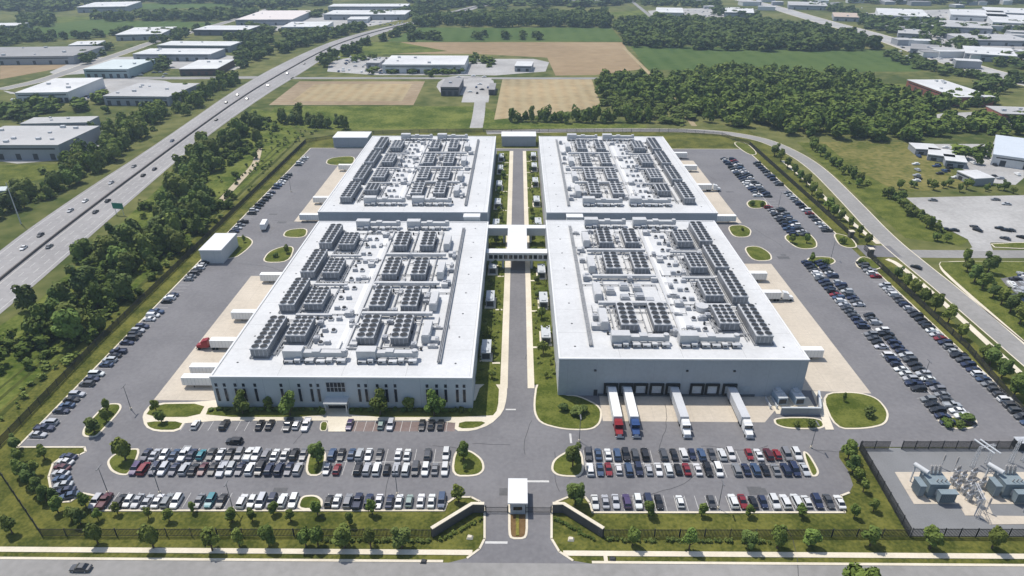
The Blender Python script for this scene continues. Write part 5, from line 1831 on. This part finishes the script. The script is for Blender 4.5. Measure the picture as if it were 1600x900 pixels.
clump([[(440, 86), (500, 66), (575, 47), (560, 44), (470, 60), (400, 90), (360, 108)]], 12, (8, 13), 41, 'tree belt along the far carriageway of the distant highway', keep=.75)
clump([[(500, 96), (560, 74), (625, 50), (650, 40), (640, 50), (585, 70), (520, 98), (506, 110)]], 12, (8, 13), 42, 'tree belt between the distant highway and the brown field', keep=.85)
clump([[(648, 34), (700, 26), (690, 36), (650, 44)], [(560, 32), (660, 12), (740, 4), (650, 26)]], 14, (8, 13), 43, 'trees round the farthest bend of the highway', keep=.7)
clump([[(740, 58), (760, 58), (760, 64), (740, 64)], [(636, 58), (690, 58), (690, 64), (636, 65)], [(814, 56), (848, 56), (848, 64), (814, 64)], [(783, 58), (800, 58), (800, 64), (783, 64)]], 11, (8, 12), 44, 'scattered dark trees on the line between green and brown field', keep=.7)
clump([[(1385, 82), (1420, 90), (1500, 116), (1530, 122), (1500, 123), (1440, 110), (1385, 92)]], 12, (6, 9), 45, 'tree belt along the near side of the business park road', keep=.85)
clump([[(1340, 30), (1410, 28), (1475, 34), (1470, 50), (1400, 52), (1350, 44)], [(1430, 50), (1470, 46), (1500, 58), (1440, 64)]], 14, (8, 13), 46, 'tree clump between the business park car parks', keep=.7)
clump([[(1480, 44), (1600, 40), (1720, 44), (1720, 54), (1490, 52)], [(1455, 72), (1520, 62), (1560, 68), (1500, 84)], [(1530, 100), (1600, 88), (1720, 92), (1720, 112), (1600, 112)]], 14, (7, 12), 47, 'scattered trees among the business park buildings', keep=.6)
clump([[(1340, 40), (1390, 52), (1440, 66), (1400, 50), (1360, 40)], [(1230, 2), (1330, 14), (1345, 24), (1280, 16)]], 15, (8, 12), 48, 'trees along the far side of the business park road', keep=.5)
clump([[(1410, 158), (1480, 152), (1558, 160), (1560, 172), (1420, 176)]], 10, (7, 12), 49, 'tree group in front of the red brick warehouse', m=FOREST, keep=.85, n=180)
clump([[(1440, 188), (1520, 184), (1720, 186), (1720, 214), (1600, 212), (1450, 214)]], 10, (6, 11), 50, 'tree group in front of the small brick building', m=FOREST, keep=.75, n=180)
clump([[(1500, 130), (1590, 118), (1720, 130), (1720, 150), (1600, 145), (1530, 150)]], 12, (6, 11), 51, 'loose trees behind the red brick warehouse', keep=.4)
clump([[(1490, 240), (1535, 245), (1545, 262), (1500, 262)], [(1525, 232), (1545, 228), (1550, 240), (1530, 246)]], 9, (6, 10), 52, 'trees standing among the white sheds', m=FOREST, n=180)
clump([[(0, 50), (40, 46), (60, 56), (150, 58), (210, 50), (210, 56), (120, 62), (0, 72)]], 12, (7, 12), 53, 'dark tree row in front of the flat far field', keep=.7)
clump([[(225, 52), (290, 50), (300, 60), (240, 70)], [(125, 96), (150, 78), (175, 72), (170, 82), (135, 104)], [(235, 105), (265, 92), (270, 100), (245, 118)]], 11, (7, 11), 54, 'small trees between the far warehouses', keep=.65)
clump([[(365, 70), (420, 55), (430, 66), (370, 92)], [(365, 98), (415, 78), (420, 86), (370, 112)], [(350, 60), (400, 50), (400, 56), (360, 66)]], 11, (7, 11), 55, 'tree belt between the far warehouses and the highway', keep=.8)
clump([[(145, 160), (170, 146), (180, 165), (160, 185)], [(40, 160), (92, 160), (90, 180), (45, 182)], [(0, 168), (35, 164), (36, 182), (0, 186)], [(100, 165), (130, 160), (135, 178), (105, 180)]], 10, (6, 10), 56, 'dark trees in front of the white and grey warehouses', m=FOREST, n=180, keep=.8)
clump([[(500, 20), (512, 26), (490, 30), (480, 24)], [(640, 18), (700, 6), (760, 4), (700, 16)], [(425, 16), (510, 26), (500, 30), (420, 20)], [(380, 42), (440, 44), (520, 52), (500, 60), (390, 54)]], 14, (7, 11), 57, 'scattered trees round the far white warehouses', keep=.6)
clump([[(570, 112), (735, 112), (735, 116), (560, 117)], [(730, 90), (745, 86), (760, 96), (745, 110)], [(756, 94), (772, 90), (775, 110), (760, 114)], [(548, 92), (590, 86), (590, 92), (540, 100)], [(664, 112), (680, 112), (680, 128), (660, 126)]], 9, (4, 7), 58, 'trees round the white field warehouse', m=FOREST, keep=.65)
clump([[(1000, 2), (1120, 4), (1130, 14), (1060, 12), (1000, 10)], [(1120, 16), (1180, 20), (1200, 30), (1110, 24)]], 15, (7, 12), 59, 'trees round the far white shed', keep=.55)
clump([[(300, 46), (330, 38), (330, 44), (305, 52)], [(0, 186), (40, 182), (140, 178), (140, 184), (20, 196)]], 11, (6, 9), 60, 'low trees behind the near grey warehouse', keep=.5)

merged('ground_cover', GCOVER, 70, .3, LEAF, 'low ground cover planting in the grass strips beside the central drive')

# ------------------------------------------------------------------ far buildings
WALLW = panelled('white_wall', (0.58, 0.58, 0.57), (0.45, 0.45, 0.45), 8, 30, axis='XZ', seam_w=.06)
WALLG = panelled('grey_wall', (0.30, 0.31, 0.33), (0.22, 0.23, 0.25), 8, 30, axis='XZ', seam_w=.06)
WALLT = panelled('teal_wall', (0.30, 0.37, 0.38), (0.22, 0.28, 0.29), 8, 30, axis='XZ', seam_w=.06)
WALLD = panelled('dark_wall', (0.10, 0.10, 0.115), (0.07, 0.07, 0.08), 8, 30, axis='XZ', seam_w=.06)
FAR = [
    ('white warehouse with a bright flat roof beyond the highway trees', [(27, 146), (100, 143), (166, 122), (82, 122)], 9, WALLW, FARWHITE, 9, 3),
    ('wide grey roofed warehouse beside the bright white warehouse', [(166, 150), (268, 151), (306, 131), (214, 129)], 8, WALLG, GREYROOF, 7, 6),
    ('pale teal warehouse with a low roof behind the white warehouse', [(133, 107), (200, 109), (238, 93), (178, 93)], 9, WALLT, TEALROOF, 6, 2),
    ('long white roofed warehouse behind the teal warehouse', [(207, 84), (332, 85), (347, 76), (236, 76)], 8, WALLG, FARWHITE, 8, 3),
    ('second long white warehouse just beyond the first', [(250, 70), (362, 72), (374, 65), (266, 64)], 8, WALLG, FARWHITE, 8, 2),
    ('dark brick workshop with a white roof near the highway', [(284, 107), (340, 108), (361, 94), (310, 93)], 7, mat('brown_wall', (.10, .06, .055), var=.2), FARWHITE, 5, 2),
    ('large grey warehouse with a big flat roof beside the highway trees', [(-60, 226), (92, 227), (150, 198), (0, 196)], 10, WALLG, GREYROOF, 6, 9),
    ('grey annex hall behind the large grey warehouse', [(40, 192), (140, 192), (146, 183), (50, 183)], 8, WALLG, GREYROOF, 4, 3),
    ('very long grey warehouse with a purple-grey roof at the far field edge', [(-60, 88), (118, 88), (150, 74), (-40, 73)], 9, WALLG, MIDROOF, 8, 5),
    ('small white roofed block at the end of the long grey warehouse', [(112, 70), (150, 70), (162, 64), (120, 64)], 8, WALLG, FARWHITE, 3, 1),
    ('white roofed far warehouse near the flat green field', [(190, 53), (252, 54), (268, 43), (210, 42)], 8, WALLG, FARWHITE, 4, 2),
    ('dark walled warehouse with a bright roof by the far road', [(303, 46), (390, 47), (402, 40), (325, 40)], 8, WALLD, FARWHITE, 5, 2),
    ('pale pink roofed far warehouse by the highway', [(370, 30), (462, 31), (480, 17), (412, 16)], 9, WALLG, mat('pale_pink_roof', (.62, .56, .53), var=.08), 5, 3),
    ('bright white roofed warehouse nearer the highway bend', [(441, 42), (508, 42), (520, 34), (455, 34)], 9, WALLW, FARWHITE, 5, 2),
    ('far white warehouse with a long front, nearer of the stacked pair', [(508, 22), (634, 23), (640, 16), (520, 16)], 9, WALLG, FARWHITE, 6, 3),
    ('far white warehouse with a long front, farther of the stacked pair', [(515, 10), (636, 10), (640, 6), (520, 6)], 9, WALLG, FARWHITE, 6, 2),
    ('low white shed below the stacked pair of warehouses', [(543, 30), (574, 30), (578, 26), (548, 26)], 6, WALLW, FARWHITE, 2, 0),
    ('farthest white roof in the woods over the highway', [(128, 10), (200, 11), (210, 3), (150, 3)], 10, WALLG, FARWHITE, 4, 2),
    ('white far shed at the picture edge behind the small wood', [(-20, 40), (32, 40), (34, 36), (-10, 36)], 8, WALLG, FARWHITE, 3, 0),
    ('long white warehouse standing between the brown fields', [(590, 101), (728, 101), (730, 87), (618, 87)], 9, WALLW, FARWHITE, 8, 4),
    ('grey office annex at the end of the field warehouse', [(572, 98), (592, 98), (602, 92), (580, 92)], 6, WALLG, GREYROOF, 2, 1),
    ('dark slate barn beside the paved yard', [(688, 136), (719, 136), (722, 122), (698, 121)], 8, WALLD, MIDROOF, 3, 1),
    ('small white farm shed by the brown field', [(803, 103), (830, 103), (834, 96), (809, 96)], 6, WALLG, FARWHITE, 2, 0),
    ('small dark shed beside the paved yard', [(763, 140), (773, 140), (775, 130), (766, 130)], 5, WALLD, MIDROOF, 1, 0),
    ('white roofed shed at the far straight lane', [(1022, 19), (1068, 20), (1066, 12), (1028, 12)], 9, WALLW, FARWHITE, 3, 1),
    ('white roofed far store beyond the dark wood', [(1130, 19), (1176, 20), (1178, 13), (1136, 13)], 8, WALLG, FARWHITE, 3, 1),
    ('red brick warehouse with a long white roof', [(1415, 125), (1500, 152), (1546, 151), (1478, 124)], 8, BRICKRED, FARWHITE, 7, 5),
    ('small red brick building with a grey roof', [(1556, 178), (1640, 178), (1640, 168), (1558, 168)], 6, BRICKRED, GREYROOF, 4, 2),
    ('white roofed far warehouse beside the business park road', [(1369, 24), (1440, 25), (1446, 14), (1378, 14)], 9, WALLW, FARWHITE, 4, 2),
    ('long pale warehouse at the top of the business park', [(1480, 24), (1560, 24), (1568, 16), (1500, 16)], 9, WALLW, FARWHITE, 4, 2),
    ('white warehouse at the far corner of the business park', [(1540, 20), (1640, 21), (1640, 13), (1550, 13)], 9, WALLG, FARWHITE, 4, 2),
    ('pale warehouse behind the business park trees', [(1465, 42), (1540, 43), (1545, 34), (1480, 34)], 8, WALLG, GREYROOF, 4, 2),
    ('bright pale warehouse at the side of the business park', [(1545, 36), (1650, 37), (1650, 24), (1560, 24)], 9, WALLW, FARWHITE, 5, 2),
    ('grey roofed offices beside the business park car park', [(1400, 52), (1448, 53), (1452, 46), (1410, 46)], 7, WALLG, GREYROOF, 3, 2),
    ('white roofed warehouse in the middle of the business park', [(1505, 84), (1578, 86), (1582, 74), (1515, 74)], 8, WALLG, FARWHITE, 4, 3),
    ('long grey office roof in the business park', [(1490, 62), (1590, 62), (1592, 54), (1500, 54)], 7, WALLG, GREYROOF, 4, 3),
    ('small grey offices at the business park road', [(1420, 76), (1465, 78), (1468, 70), (1428, 69)], 6, WALLG, MIDROOF, 3, 1),
    ('tan roofed block near the far road bend', [(1300, 26), (1340, 27), (1340, 20), (1305, 20)], 7, WALLG, mat('tan_roof', (.45, .36, .29), var=.1), 3, 1),
    ('long far roof over the business park road', [(1230, 8), (1290, 9), (1290, 3), (1235, 3)], 8, WALLG, GREYROOF, 3, 1),
    ('white storage shed at the far end of the paddock', [(1424, 232), (1460, 233), (1466, 225), (1430, 225)], 4, WALLG, FARWHITE, 2, 0),
    ('white storage shed in the middle of the row by the paddock', [(1448, 242), (1488, 244), (1492, 234), (1456, 233)], 4, WALLG, FARWHITE, 2, 0),
    ('longer white storage shed behind the trees by the paddock', [(1476, 251), (1510, 253), (1506, 243), (1478, 242)], 4, WALLG, FARWHITE, 2, 0),
    ('white open shed standing alone in front of the trees', [(1500, 268), (1524, 280), (1553, 277), (1524, 265)], 4.5, WALLG, FARWHITE, 2, 0),
    ('dark small shed behind the white sheds', [(1562, 250), (1580, 250), (1582, 242), (1564, 242)], 4, WALLD, MIDROOF, 1, 0),
    ('big pale blue roofed hall past the white sheds', [(1550, 240), (1700, 262), (1700, 224), (1560, 216)], 7, WALLW, mat('pale_blue_roof', (.50, .54, .58), var=.06), 4, 3),
    ('pale hut at the near edge of the highway belt', [(-10, 298), (15, 298), (20, 292), (-5, 292)], 5, WALLG, TEALROOF, 1, 0),
]
for lb, quad, h, wm, rm, nd, nv in FAR:
    shed('warehouse', lb, quad, h, wm, rm, doors=nd, vents=nv)
# a scatter of small roofs through the far business parks
frnd = random.Random(77)
n = 0
for (xa, xb, ya, yb, k) in ((1060, 1340, -6, 12, 13), (1340, 1640, -4, 12, 15), (1400, 1640, 58, 110, 12), (1390, 1640, 40, 56, 9), (1100, 1230, 6, 24, 5), (700, 960, -10, 8, 7)):
    for i in range(k):
        n += 1
        px, py = xa + (i + frnd.uniform(.2, .8)) * (xb - xa) / k, frnd.uniform(ya, yb)
        x, y = P(px, py)
        w, d, h = frnd.uniform(16, 40), frnd.uniform(12, 26), frnd.uniform(5, 8)
        a = frnd.uniform(-.4, .2)
        root = thing('low_building', 'small pale commercial building in the distant business park', 'building', (x, y, 0), a, 'distant small buildings')
        MB().box(-w / 2, w / 2, -d / 2, d / 2, 0, h - .3).build('wall', frnd.choice([WALLW, WALLG]), root)
        MB().box(-w / 2 - .2, w / 2 + .2, -d / 2 - .2, d / 2 + .2, h - .3, h + .1).build('roof', frnd.choice([FARWHITE, FARWHITE, GREYROOF, MIDROOF]), root)
# parked vehicles around the far yards read as one mass of specks
fv = MB()
for (xa, xb, ya, yb, k) in ((1400, 1640, 50, 96, 150), (1340, 1640, 12, 40, 90), (520, 640, 88, 116, 60), (700, 770, 118, 148, 12), (20, 300, 150, 160, 40), (140, 260, 112, 122, 25), (1430, 1600, 228, 285, 30), (640, 560, 24, 40, 40), (1580, 1660, 430, 470, 40), (1060, 1180, 14, 26, 40)):
    for i in range(k):
        x, y = P(frnd.uniform(xa, xb), frnd.uniform(ya, yb))
        a = frnd.choice([0, 90]) + frnd.uniform(-4, 4)
        tf = Matrix.Translation((x, y, .02)) @ Matrix.Rotation(R(a), 4, 'Z')
        mi = frnd.choice([0, 0, 1, 2, 3])
        fv.box(-.9, .9, -2.3, 2.3, .3, .95, mi, tf).box(-.75, .75, -1.4, .8, .95, 1.5, mi, tf)
tag(fv.build('distant_vehicles', [paint('fw', (.7, .7, .68)), paint('fs', (.35, .36, .37)), paint('fk', (.03, .03, .035)), paint('fb', (.05, .08, .16))]), 'specks of vehicles in the distant yards', 'vehicles', None, 'stuff')

# ------------------------------------------------------------------ plant beside the halls
n = {-1: 0, 1: 0}
for s, x, ys in ((-1, -10.6, (196, 233, 262, 310, 340, 370, 400, 425)), (1, 10.5, (206, 232, 258, 312, 344, 376, 405, 428))):
    side = 'slit-window' if s < 0 else 'dock'
    for y in ys:
        n[s] += 1
        g = thing('standby_generator', f'grey boxed generator, {ordn(n[s])} from the front in the drive strip, {side} hall side', 'generator', (x, y, 0), 0, 'generators along the central drive')
        MB().box(-2.2, 2.2, -5, 5, 0, .35).build('base_slab', CONCRETE, g)
        e = MB().box(-1.6, 1.6, -4.2, 4.2, .35, 3.3)
        e.build('enclosure', mat('generator_grey', (.36, .38, .40), var=.1), g)
        MB().box(-1.3, 1.3, -4.26, -4.2, .8, 2.9).build('louvre', DARK, g)
        MB().box(-1.65, 1.65, -4.25, 4.25, 3.3, 3.42).tube((.5, 2, 3.42), (.5, 2, 4.1), .3, 10).box(-.9, .9, -3.4, -1.4, 3.42, 3.75).build('roof_hood', PALEMETAL, g)
        w = MB().box(*sorted((s * -2.2 + x, s * -4.9 + x)), y - 6.2, y - 5.2, 0, .19)
        tag(w.build('plant_path', CONCRETE), f'short pale path to the {ordn(n[s])} generator on the {side} hall side', None, None, 'structure')
# generator yard at the dock hall corner
gy = P(1248, 640)
xa, xb = P(1218, 646)[0], P(1279, 646)[0]
yf = P(1250, 648)[1]
wall_run('yard_wall', 'low grey wall in front of the two blue-white generators', [(xa, yf), (xb, yf)], 2.6, WALLG, PALEMETAL, .2)
wall_run('yard_wall', 'grey side wall of the generator yard towards the rounded lawn', [(xb, yf + .4), (P(1268, 615)[0] + 1, 172)], 2.6, WALLG, PALEMETAL, .2)
tag(MB().prism([(xa - 1, yf + .3), (xb, yf + .3), (xb, 172.2), (xa - 1, 172.2)], 0, .07).build('yard_slab', CONCRETE), 'pale slab of the generator yard', None, None, 'structure')
for px, lb in ((1219, 'pale blue generator in the walled yard, nearer the docks'), (1246, 'pale blue generator in the walled yard, nearer the rounded lawn')):
    x, y = P(px, 622, 1.5)
    g = thing('yard_generator', lb, 'generator', (x, y + .5, .07), R(5))
    MB().box(-1.9, 1.9, -2.6, 3.6, 0, .3).build('base_slab', CONCRETE, g)
    MB().box(-1.4, 1.4, -2.3, 3.2, .3, 2.7).build('enclosure', mat('generator_blue', (.34, .43, .50), var=.1), g)
    MB().box(-1.5, 1.5, -2.4, 3.3, 2.7, 2.85).box(-.8, .8, .5, 2.3, 2.85, 3.5).tube((0, -1, 2.85), (0, -1, 3.6), .25, 8).build('roof_hood', PALEMETAL, g)
    MB().box(-1.2, 1.2, -2.36, -2.3, .6, 2.3).build('louvre', DARK, g)
for px in (1196, 1206):
    x = P(px, 625)[0]
    tag(MB().box(x - .12, x + .12, yf + 3, 171, 0.05, 1.15).box(x - .2, x + .2, yf + 2.6, yf + 3.0, 0, 1.3).build('ramp_rail', PALEMETAL), 'pale guard rail of the dock ramp, %s the generators' % ('nearer the trucks than' if px < 1200 else 'next to'), 'rail')

# ------------------------------------------------------------------ substation
sub = [P(1344, 700), P(1422, 838), P(1800, 838), P(1800, 700)]
sheet('substation_yard', sub, 0.045, GRAVEL, 'grey gravel yard of the substation')
for pts, lb in (([(1398, 738), (1470, 738), (1500, 788), (1428, 788)], 'pale transformer slab nearer the lawn'), ([(1512, 738), (1640, 738), (1680, 788), (1545, 788)], 'pale transformer slab farther from the lawn'),
                ([(1470, 738), (1520, 738), (1552, 806), (1508, 806)], 'pale slab under the switchgear'), ([(1534, 806), (1700, 808), (1720, 818), (1546, 820)], 'pale slab strip along the front of the substation')):
    tag(MB().prism(PP(pts), 0, .12 + .01 * len(lb) / 40).build('concrete_slab', APRON), lb, None, None, 'structure')


def transformer(label, px, py, rz=0):
    x, y = P(px, py)
    g = thing('power_transformer', label, 'transformer', (x, y, .14), rz, 'power transformers in the substation')
    MB().box(-2.6, 1.6, -1.8, 2.2, .3, 3.6).box(-2.7, 1.7, -1.9, 2.3, 3.6, 3.8).box(-2.4, 1.4, -2.2, 2.6, 0, .3).build('tank', TRANSF, g)
    for (xo, yo, w) in ((-4.1, -.6, 1.3), (.6, -3.2, 3.6)):
        m = MB()
        nf = 9
        for k in range(nf):
            if w > 2:
                m.box(xo - w / 2 + k * w / nf, xo - w / 2 + (k + .45) * w / nf, yo - .7, yo + .7, .5, 2.9)
            else:
                m.box(xo - w / 2, xo + w / 2, yo - 1.4 + k * 2.8 / nf, yo - 1.4 + (k + .45) * 2.8 / nf, .5, 3.2)
        m.box(xo - w / 2 - .1, xo + w / 2 + .1, yo - .75, yo + .75, 2.85, 3.05) if w > 2 else m.box(xo - .7, xo + .7, yo - 1.5, yo + 1.5, 3.2, 3.4)
        m.build('radiator', TRANSF, g)
    c = MB().tube((-2.2, .4, 4.9), (-3.6, 3.4, 4.7), .52, 14)
    c.box(-2.9, -2.7, .9, 1.2, 3.8, 4.4).box(-3.7, -3.5, 2.8, 3.1, 0, 4.4)
    c.build('conservator', mat('conservator_white', (.50, .51, .51), var=.05), g)
    for k in range(3):
        b = MB().tube((-.9 + k * .9, 1.2, 3.8), (-.9 + k * .9, 1.9, 6.0), .22, 8, .10)
        for j in range(5):
            t = .15 + j * .17
            b.tube((-.9 + k * .9, 1.2 + .7 * t, 3.8 + 2.2 * t), (-.9 + k * .9, 1.2 + .7 * (t + .05), 3.8 + 2.2 * (t + .05)), .34, 8)
        b.build('bushing', PORCELAIN, g)
        MB().tube((-.9 + k * .9, -1.0, 3.8), (-.9 + k * .9, -1.3, 4.8), .16, 8, .08).build('bushing', PORCELAIN, g)
    MB().box(-1.0, .2, -2.25, -1.85, .9, 2.4).build('control_box', PALEMETAL, g)
    g.scale = (1.2, 1.2, 1.2)


transformer('grey power transformer with a white oil cylinder nearer the lawn', 1458, 768)
transformer('grey power transformer with a white oil cylinder farther from the lawn', 1574, 768)
i = 0
for px, py, s in ((1493, 745, 1), (1502, 752, 1), (1510, 760, 1), (1516, 768, 1.1), (1523, 776, 1.1), (1494, 764, .9), (1504, 772, .9), (1512, 782, 1), (1487, 756, .9), (1527, 790, 1.1), (1519, 746, .9), (1532, 762, 1)):
    i += 1
    x, y = P(px, py)
    g = thing('circuit_breaker', f'steel framed switch with insulators, {ordn(i)} counted across the slab between the transformers', 'switchgear', (x, y, .13), R(20), 'switchgear on the substation slab')
    m = MB()
    for a in (-.6, .6):
        for b in (-.4, .4):
            m.box(a - .07, a + .07, b - .07, b + .07, 0, 2.2 * s)
    m.box(-.8, .8, -.55, .55, 2.2 * s, 2.4 * s)
    m.build('support_frame', METAL, g)
    MB().box(-.45, .45, -.35, .35, .5, 1.6).build('control_box', PALEMETAL, g)
    for a in (-.55, 0, .55):
        b = MB().tube((a, 0, 2.4 * s), (a, 0, 3.9 * s), .11, 8, .08)
        for j in range(4):
            b.tube((a, 0, (2.55 + .32 * j) * s), (a, 0, (2.65 + .32 * j) * s), .21, 8)
        b.build('insulator', PORCELAIN, g)


def gantry(label, px, py, rz, H, W, arms):
    x, y = P(px, py)
    g = thing('steel_gantry', label, 'gantry', (x, y, .1), rz)
    for s in (-1, 1):
        m = MB()
        for a in (-.4, .4):
            for b in (-.4, .4):
                m.tube((s * W / 2 + a, b, 0), (s * W / 2 + a * .5, b * .5, H), .07, 5)
        k = 0
        while k < H - 1:
            for b in (-.36, .36):
                m.tube((s * W / 2 - .36, b, k), (s * W / 2 + .36, b, k + 1), .045, 4)
            k += 1
        m.build('lattice_leg', METAL, g)
    m = MB().tube((-W / 2, -.3, H), (W / 2, -.3, H), .08, 5).tube((-W / 2, .3, H), (W / 2, .3, H), .08, 5)
    for k in range(int(W)):
        m.tube((-W / 2 + k, -.3, H), (-W / 2 + k + 1, .3, H), .04, 4)
    m.build('beam', METAL, g)
    for k in range(arms):
        xx = -W / 2 + (k + .5) * W / arms
        b = MB().tube((xx, 0, H), (xx, 0, H - 1.5), .14, 8)
        b.build('insulator', PORCELAIN, g)


gantry('lattice gantry with two long insulator bars behind the transformers', 1530, 728, R(15), 7.0, 5, 3)
gantry('lattice gantry among the switchgear on the middle slab', 1520, 795, R(75), 6.0, 6, 3)
gantry('tall lattice gantry by the far substation corner', 1588, 722, R(10), 8, 4, 3)
x, y = P(1528, 724)
for k in range(2):
    tag(MB().tube((x - 2.4 + k * 1.6, y + 1.5, 7.3), (x - .2 + k * 1.6, y - 4, 7.1), .24, 8).build('busbar', PALEMETAL), 'pale busbar tube %s above the rear gantry' % ('nearer the lawn' if k == 0 else 'farther from the lawn'), 'busbar')
for k, (px, py) in enumerate(((1540, 800), (1522, 806), (1598, 800), (1490, 735), (1470, 731))):
    x, y = P(px, py)
    pz = thing('surge_arrester', f'grey post with insulator stack, {ordn(k + 1)} counted over the substation yard', 'arrester', (x, y, .1), 0, 'arresters in the substation')
    MB().tube((0, 0, 0), (0, 0, 2.6), .14, 8).build('post', METAL, pz)
    b = MB().tube((0, 0, 2.6), (0, 0, 4.8), .12, 8)
    for j in range(6):
        b.tube((0, 0, 2.7 + .34 * j), (0, 0, 2.82 + .34 * j), .25, 8)
    b.build('insulator', PORCELAIN, pz)
x, y = P(1592, 700)
tag(MB().box(x - 1.5, x + 1.5, y - 1.2, y + 1.2, 0, 2.8, 0).box(x - 1.7, x + 1.7, y - 1.4, y + 1.4, 2.8, 3, 1).build('control_kiosk', [DARK, METAL]), 'dark control kiosk at the back fence of the substation', 'kiosk')

# ------------------------------------------------------------------ light poles, signs, small street furniture
pm = MB().tube((0, 0, 0), (0, 0, 9), .12, 8, .07)
pb = MB().tube((0, 0, 0), (0, 0, .7), .3, 10)
PM, PBASE = pm.mesh('pole', LAMP), pb.mesh('pole_base', CONCRETE)
PH = MB().box(-.18, .18, -1.1, 1.1, 8.9, 9.05).mesh('lamp_head', LAMP)
for k, (px, py, lb) in enumerate(((169, 771, 'grey light pole nearest the curved stalls'), (250, 771, 'grey light pole second from the curved stalls'), (364, 796, 'grey light pole in the middle of the highway-side fence row'), (621, 773, 'grey light pole near the drive in the highway-side lot'),
                                (1122, 795, 'grey light pole in the fence row of the substation-side lot'), (1267, 700, 'grey light pole behind the narrow grass island'), (1298, 405, 'grey light pole above the lower double row'), (1216, 325, 'grey light pole in the upper double row'),
                                (205, 640, 'grey light pole near the shrub island'), (1440, 600, 'grey light pole in the aisle beside the double row'), (455, 300, 'grey light pole at the far highway-side yard'), (905, 690, 'grey light pole at the rounded island by the drive'))):
    x, y = P(px, py)
    g = thing('light_pole', lb, 'light pole', (x, y, 0.02), 0, 'light poles in the car parks')
    link('pole', PM, g)
    link('pole_base', PBASE, g)
    link('lamp_head', PH, g)
x, y = P(188, 336)
g = thing('road_sign', 'green overhead style road sign on posts beside the highway', 'road sign', (x, y, 0), R(-10))
for s in (-2.2, 2.2):
    MB().box(s - .1, s + .1, 0, .15, 0, 6.5).build('post', METAL, g)
MB().box(-3.2, 3.2, -.12, 0, 3.4, 6.8).build('sign_panel', SIGNGREEN, g)
MB().box(-3.1, 3.1, -.135, -.125, 3.5, 3.62).box(-3.1, 3.1, -.135, -.125, 6.58, 6.7).build('sign_border', WHITE_LINE, g)
x, y = P(33, 350)
tag(MB().tube((0, 0, 0), (0, 0, 22), .3, 10, .16).tube((-1, 0, 19), (1, 0, 19), .07, 6).build('utility_mast', METAL, None, (x, y, 0)), 'tall grey mast rising from the trees beyond the highway', 'mast')
for px, py, lb in ((117, 385, 'roadside marker post by the highway shoulder'),):
    x, y = P(px, py)
    tag(MB().box(-.1, .1, -.1, .1, 0, 2.2).box(-.5, .5, -.14, -.1, 1.5, 2.2).build('marker_post', METAL, None, (x, y, 0)), lb, 'marker')
for px, py, lb in ((892, 843, 'pale rock on the lawn by the outbound gate'), (734, 840, 'pale rock on the lawn by the inbound gate'), (957, 874, 'grey drain box at the road kerb'), (662, 878, 'dark drain inlet at the kerb on the highway side')):
    x, y = P(px, py)
    m = MB().loft([[(-.8, -.6, 0), (.7, -.7, 0), (.9, .5, 0), (-.6, .7, 0)], [(-.5, -.35, .5), (.45, -.4, .55), (.55, .3, .5), (-.35, .4, .6)]])
    tag(m.build('rock' if 'rock' in lb else 'drain_box', CONCRETE if 'pale' in lb else DARK, None, (x, y, 0.02)), lb, 'rock' if 'rock' in lb else 'drain')
# hedges before the wing walls
for k, (a, b) in enumerate(HEDGE_SPOTS):
    A, B = P(*a), P(*b)
    sp = [(A[0] + (B[0] - A[0]) * t / 16 + random.uniform(-.3, .3), A[1] + (B[1] - A[1]) * t / 16 + random.uniform(-.3, .3), random.uniform(.5, .8), random.uniform(.6, 1.0)) for t in range(17)]
    o = merged('hedge', sp, 90, .25, LEAF_LIGHT, 'low shrub line before the stone wing wall on the %s side' % ('highway', 'substation')[k], kind=None)
    o['category'] = 'hedge'
for k, (a, b) in enumerate((((500, 845), (672, 845)), ((945, 845), (1200, 845)))):
    A, B = P(*a), P(*b)
    L = math.dist(A, B)
    sp = [(A[0] + (B[0] - A[0]) * t / 40 + random.uniform(-.3, .3), A[1] + random.uniform(-.3, .3), random.uniform(.6, .9), random.uniform(.7, 1.2)) for t in range(41) if random.random() < .75]
    o = merged('hedge', sp, 90, .25, LEAF_DARK, 'dark low hedge before the black front fence, %s side' % ('highway', 'substation')[k], kind=None)
    o['category'] = 'hedge'

# ------------------------------------------------------------------ air
hz = bpy.data.materials.new('haze')
hz.use_nodes = True
hn = hz.node_tree.nodes
hn.remove(hn['Principled BSDF'])
pv = hn.new('ShaderNodeVolumePrincipled')
pv.inputs['Color'].default_value = (0.66, 0.84, 1.0, 1)
pv.inputs['Density'].default_value = 0.00014
pv.inputs['Anisotropy'].default_value = 0.2
hz.node_tree.links.new(pv.outputs[0], hn['Material Output'].inputs['Volume'])
o = MB().box(-3300, 3300, -600, 4600, -1.1, 134).build('haze', hz)
tag(o, 'thin bluish summer haze over the far country', None, None, 'stuff')
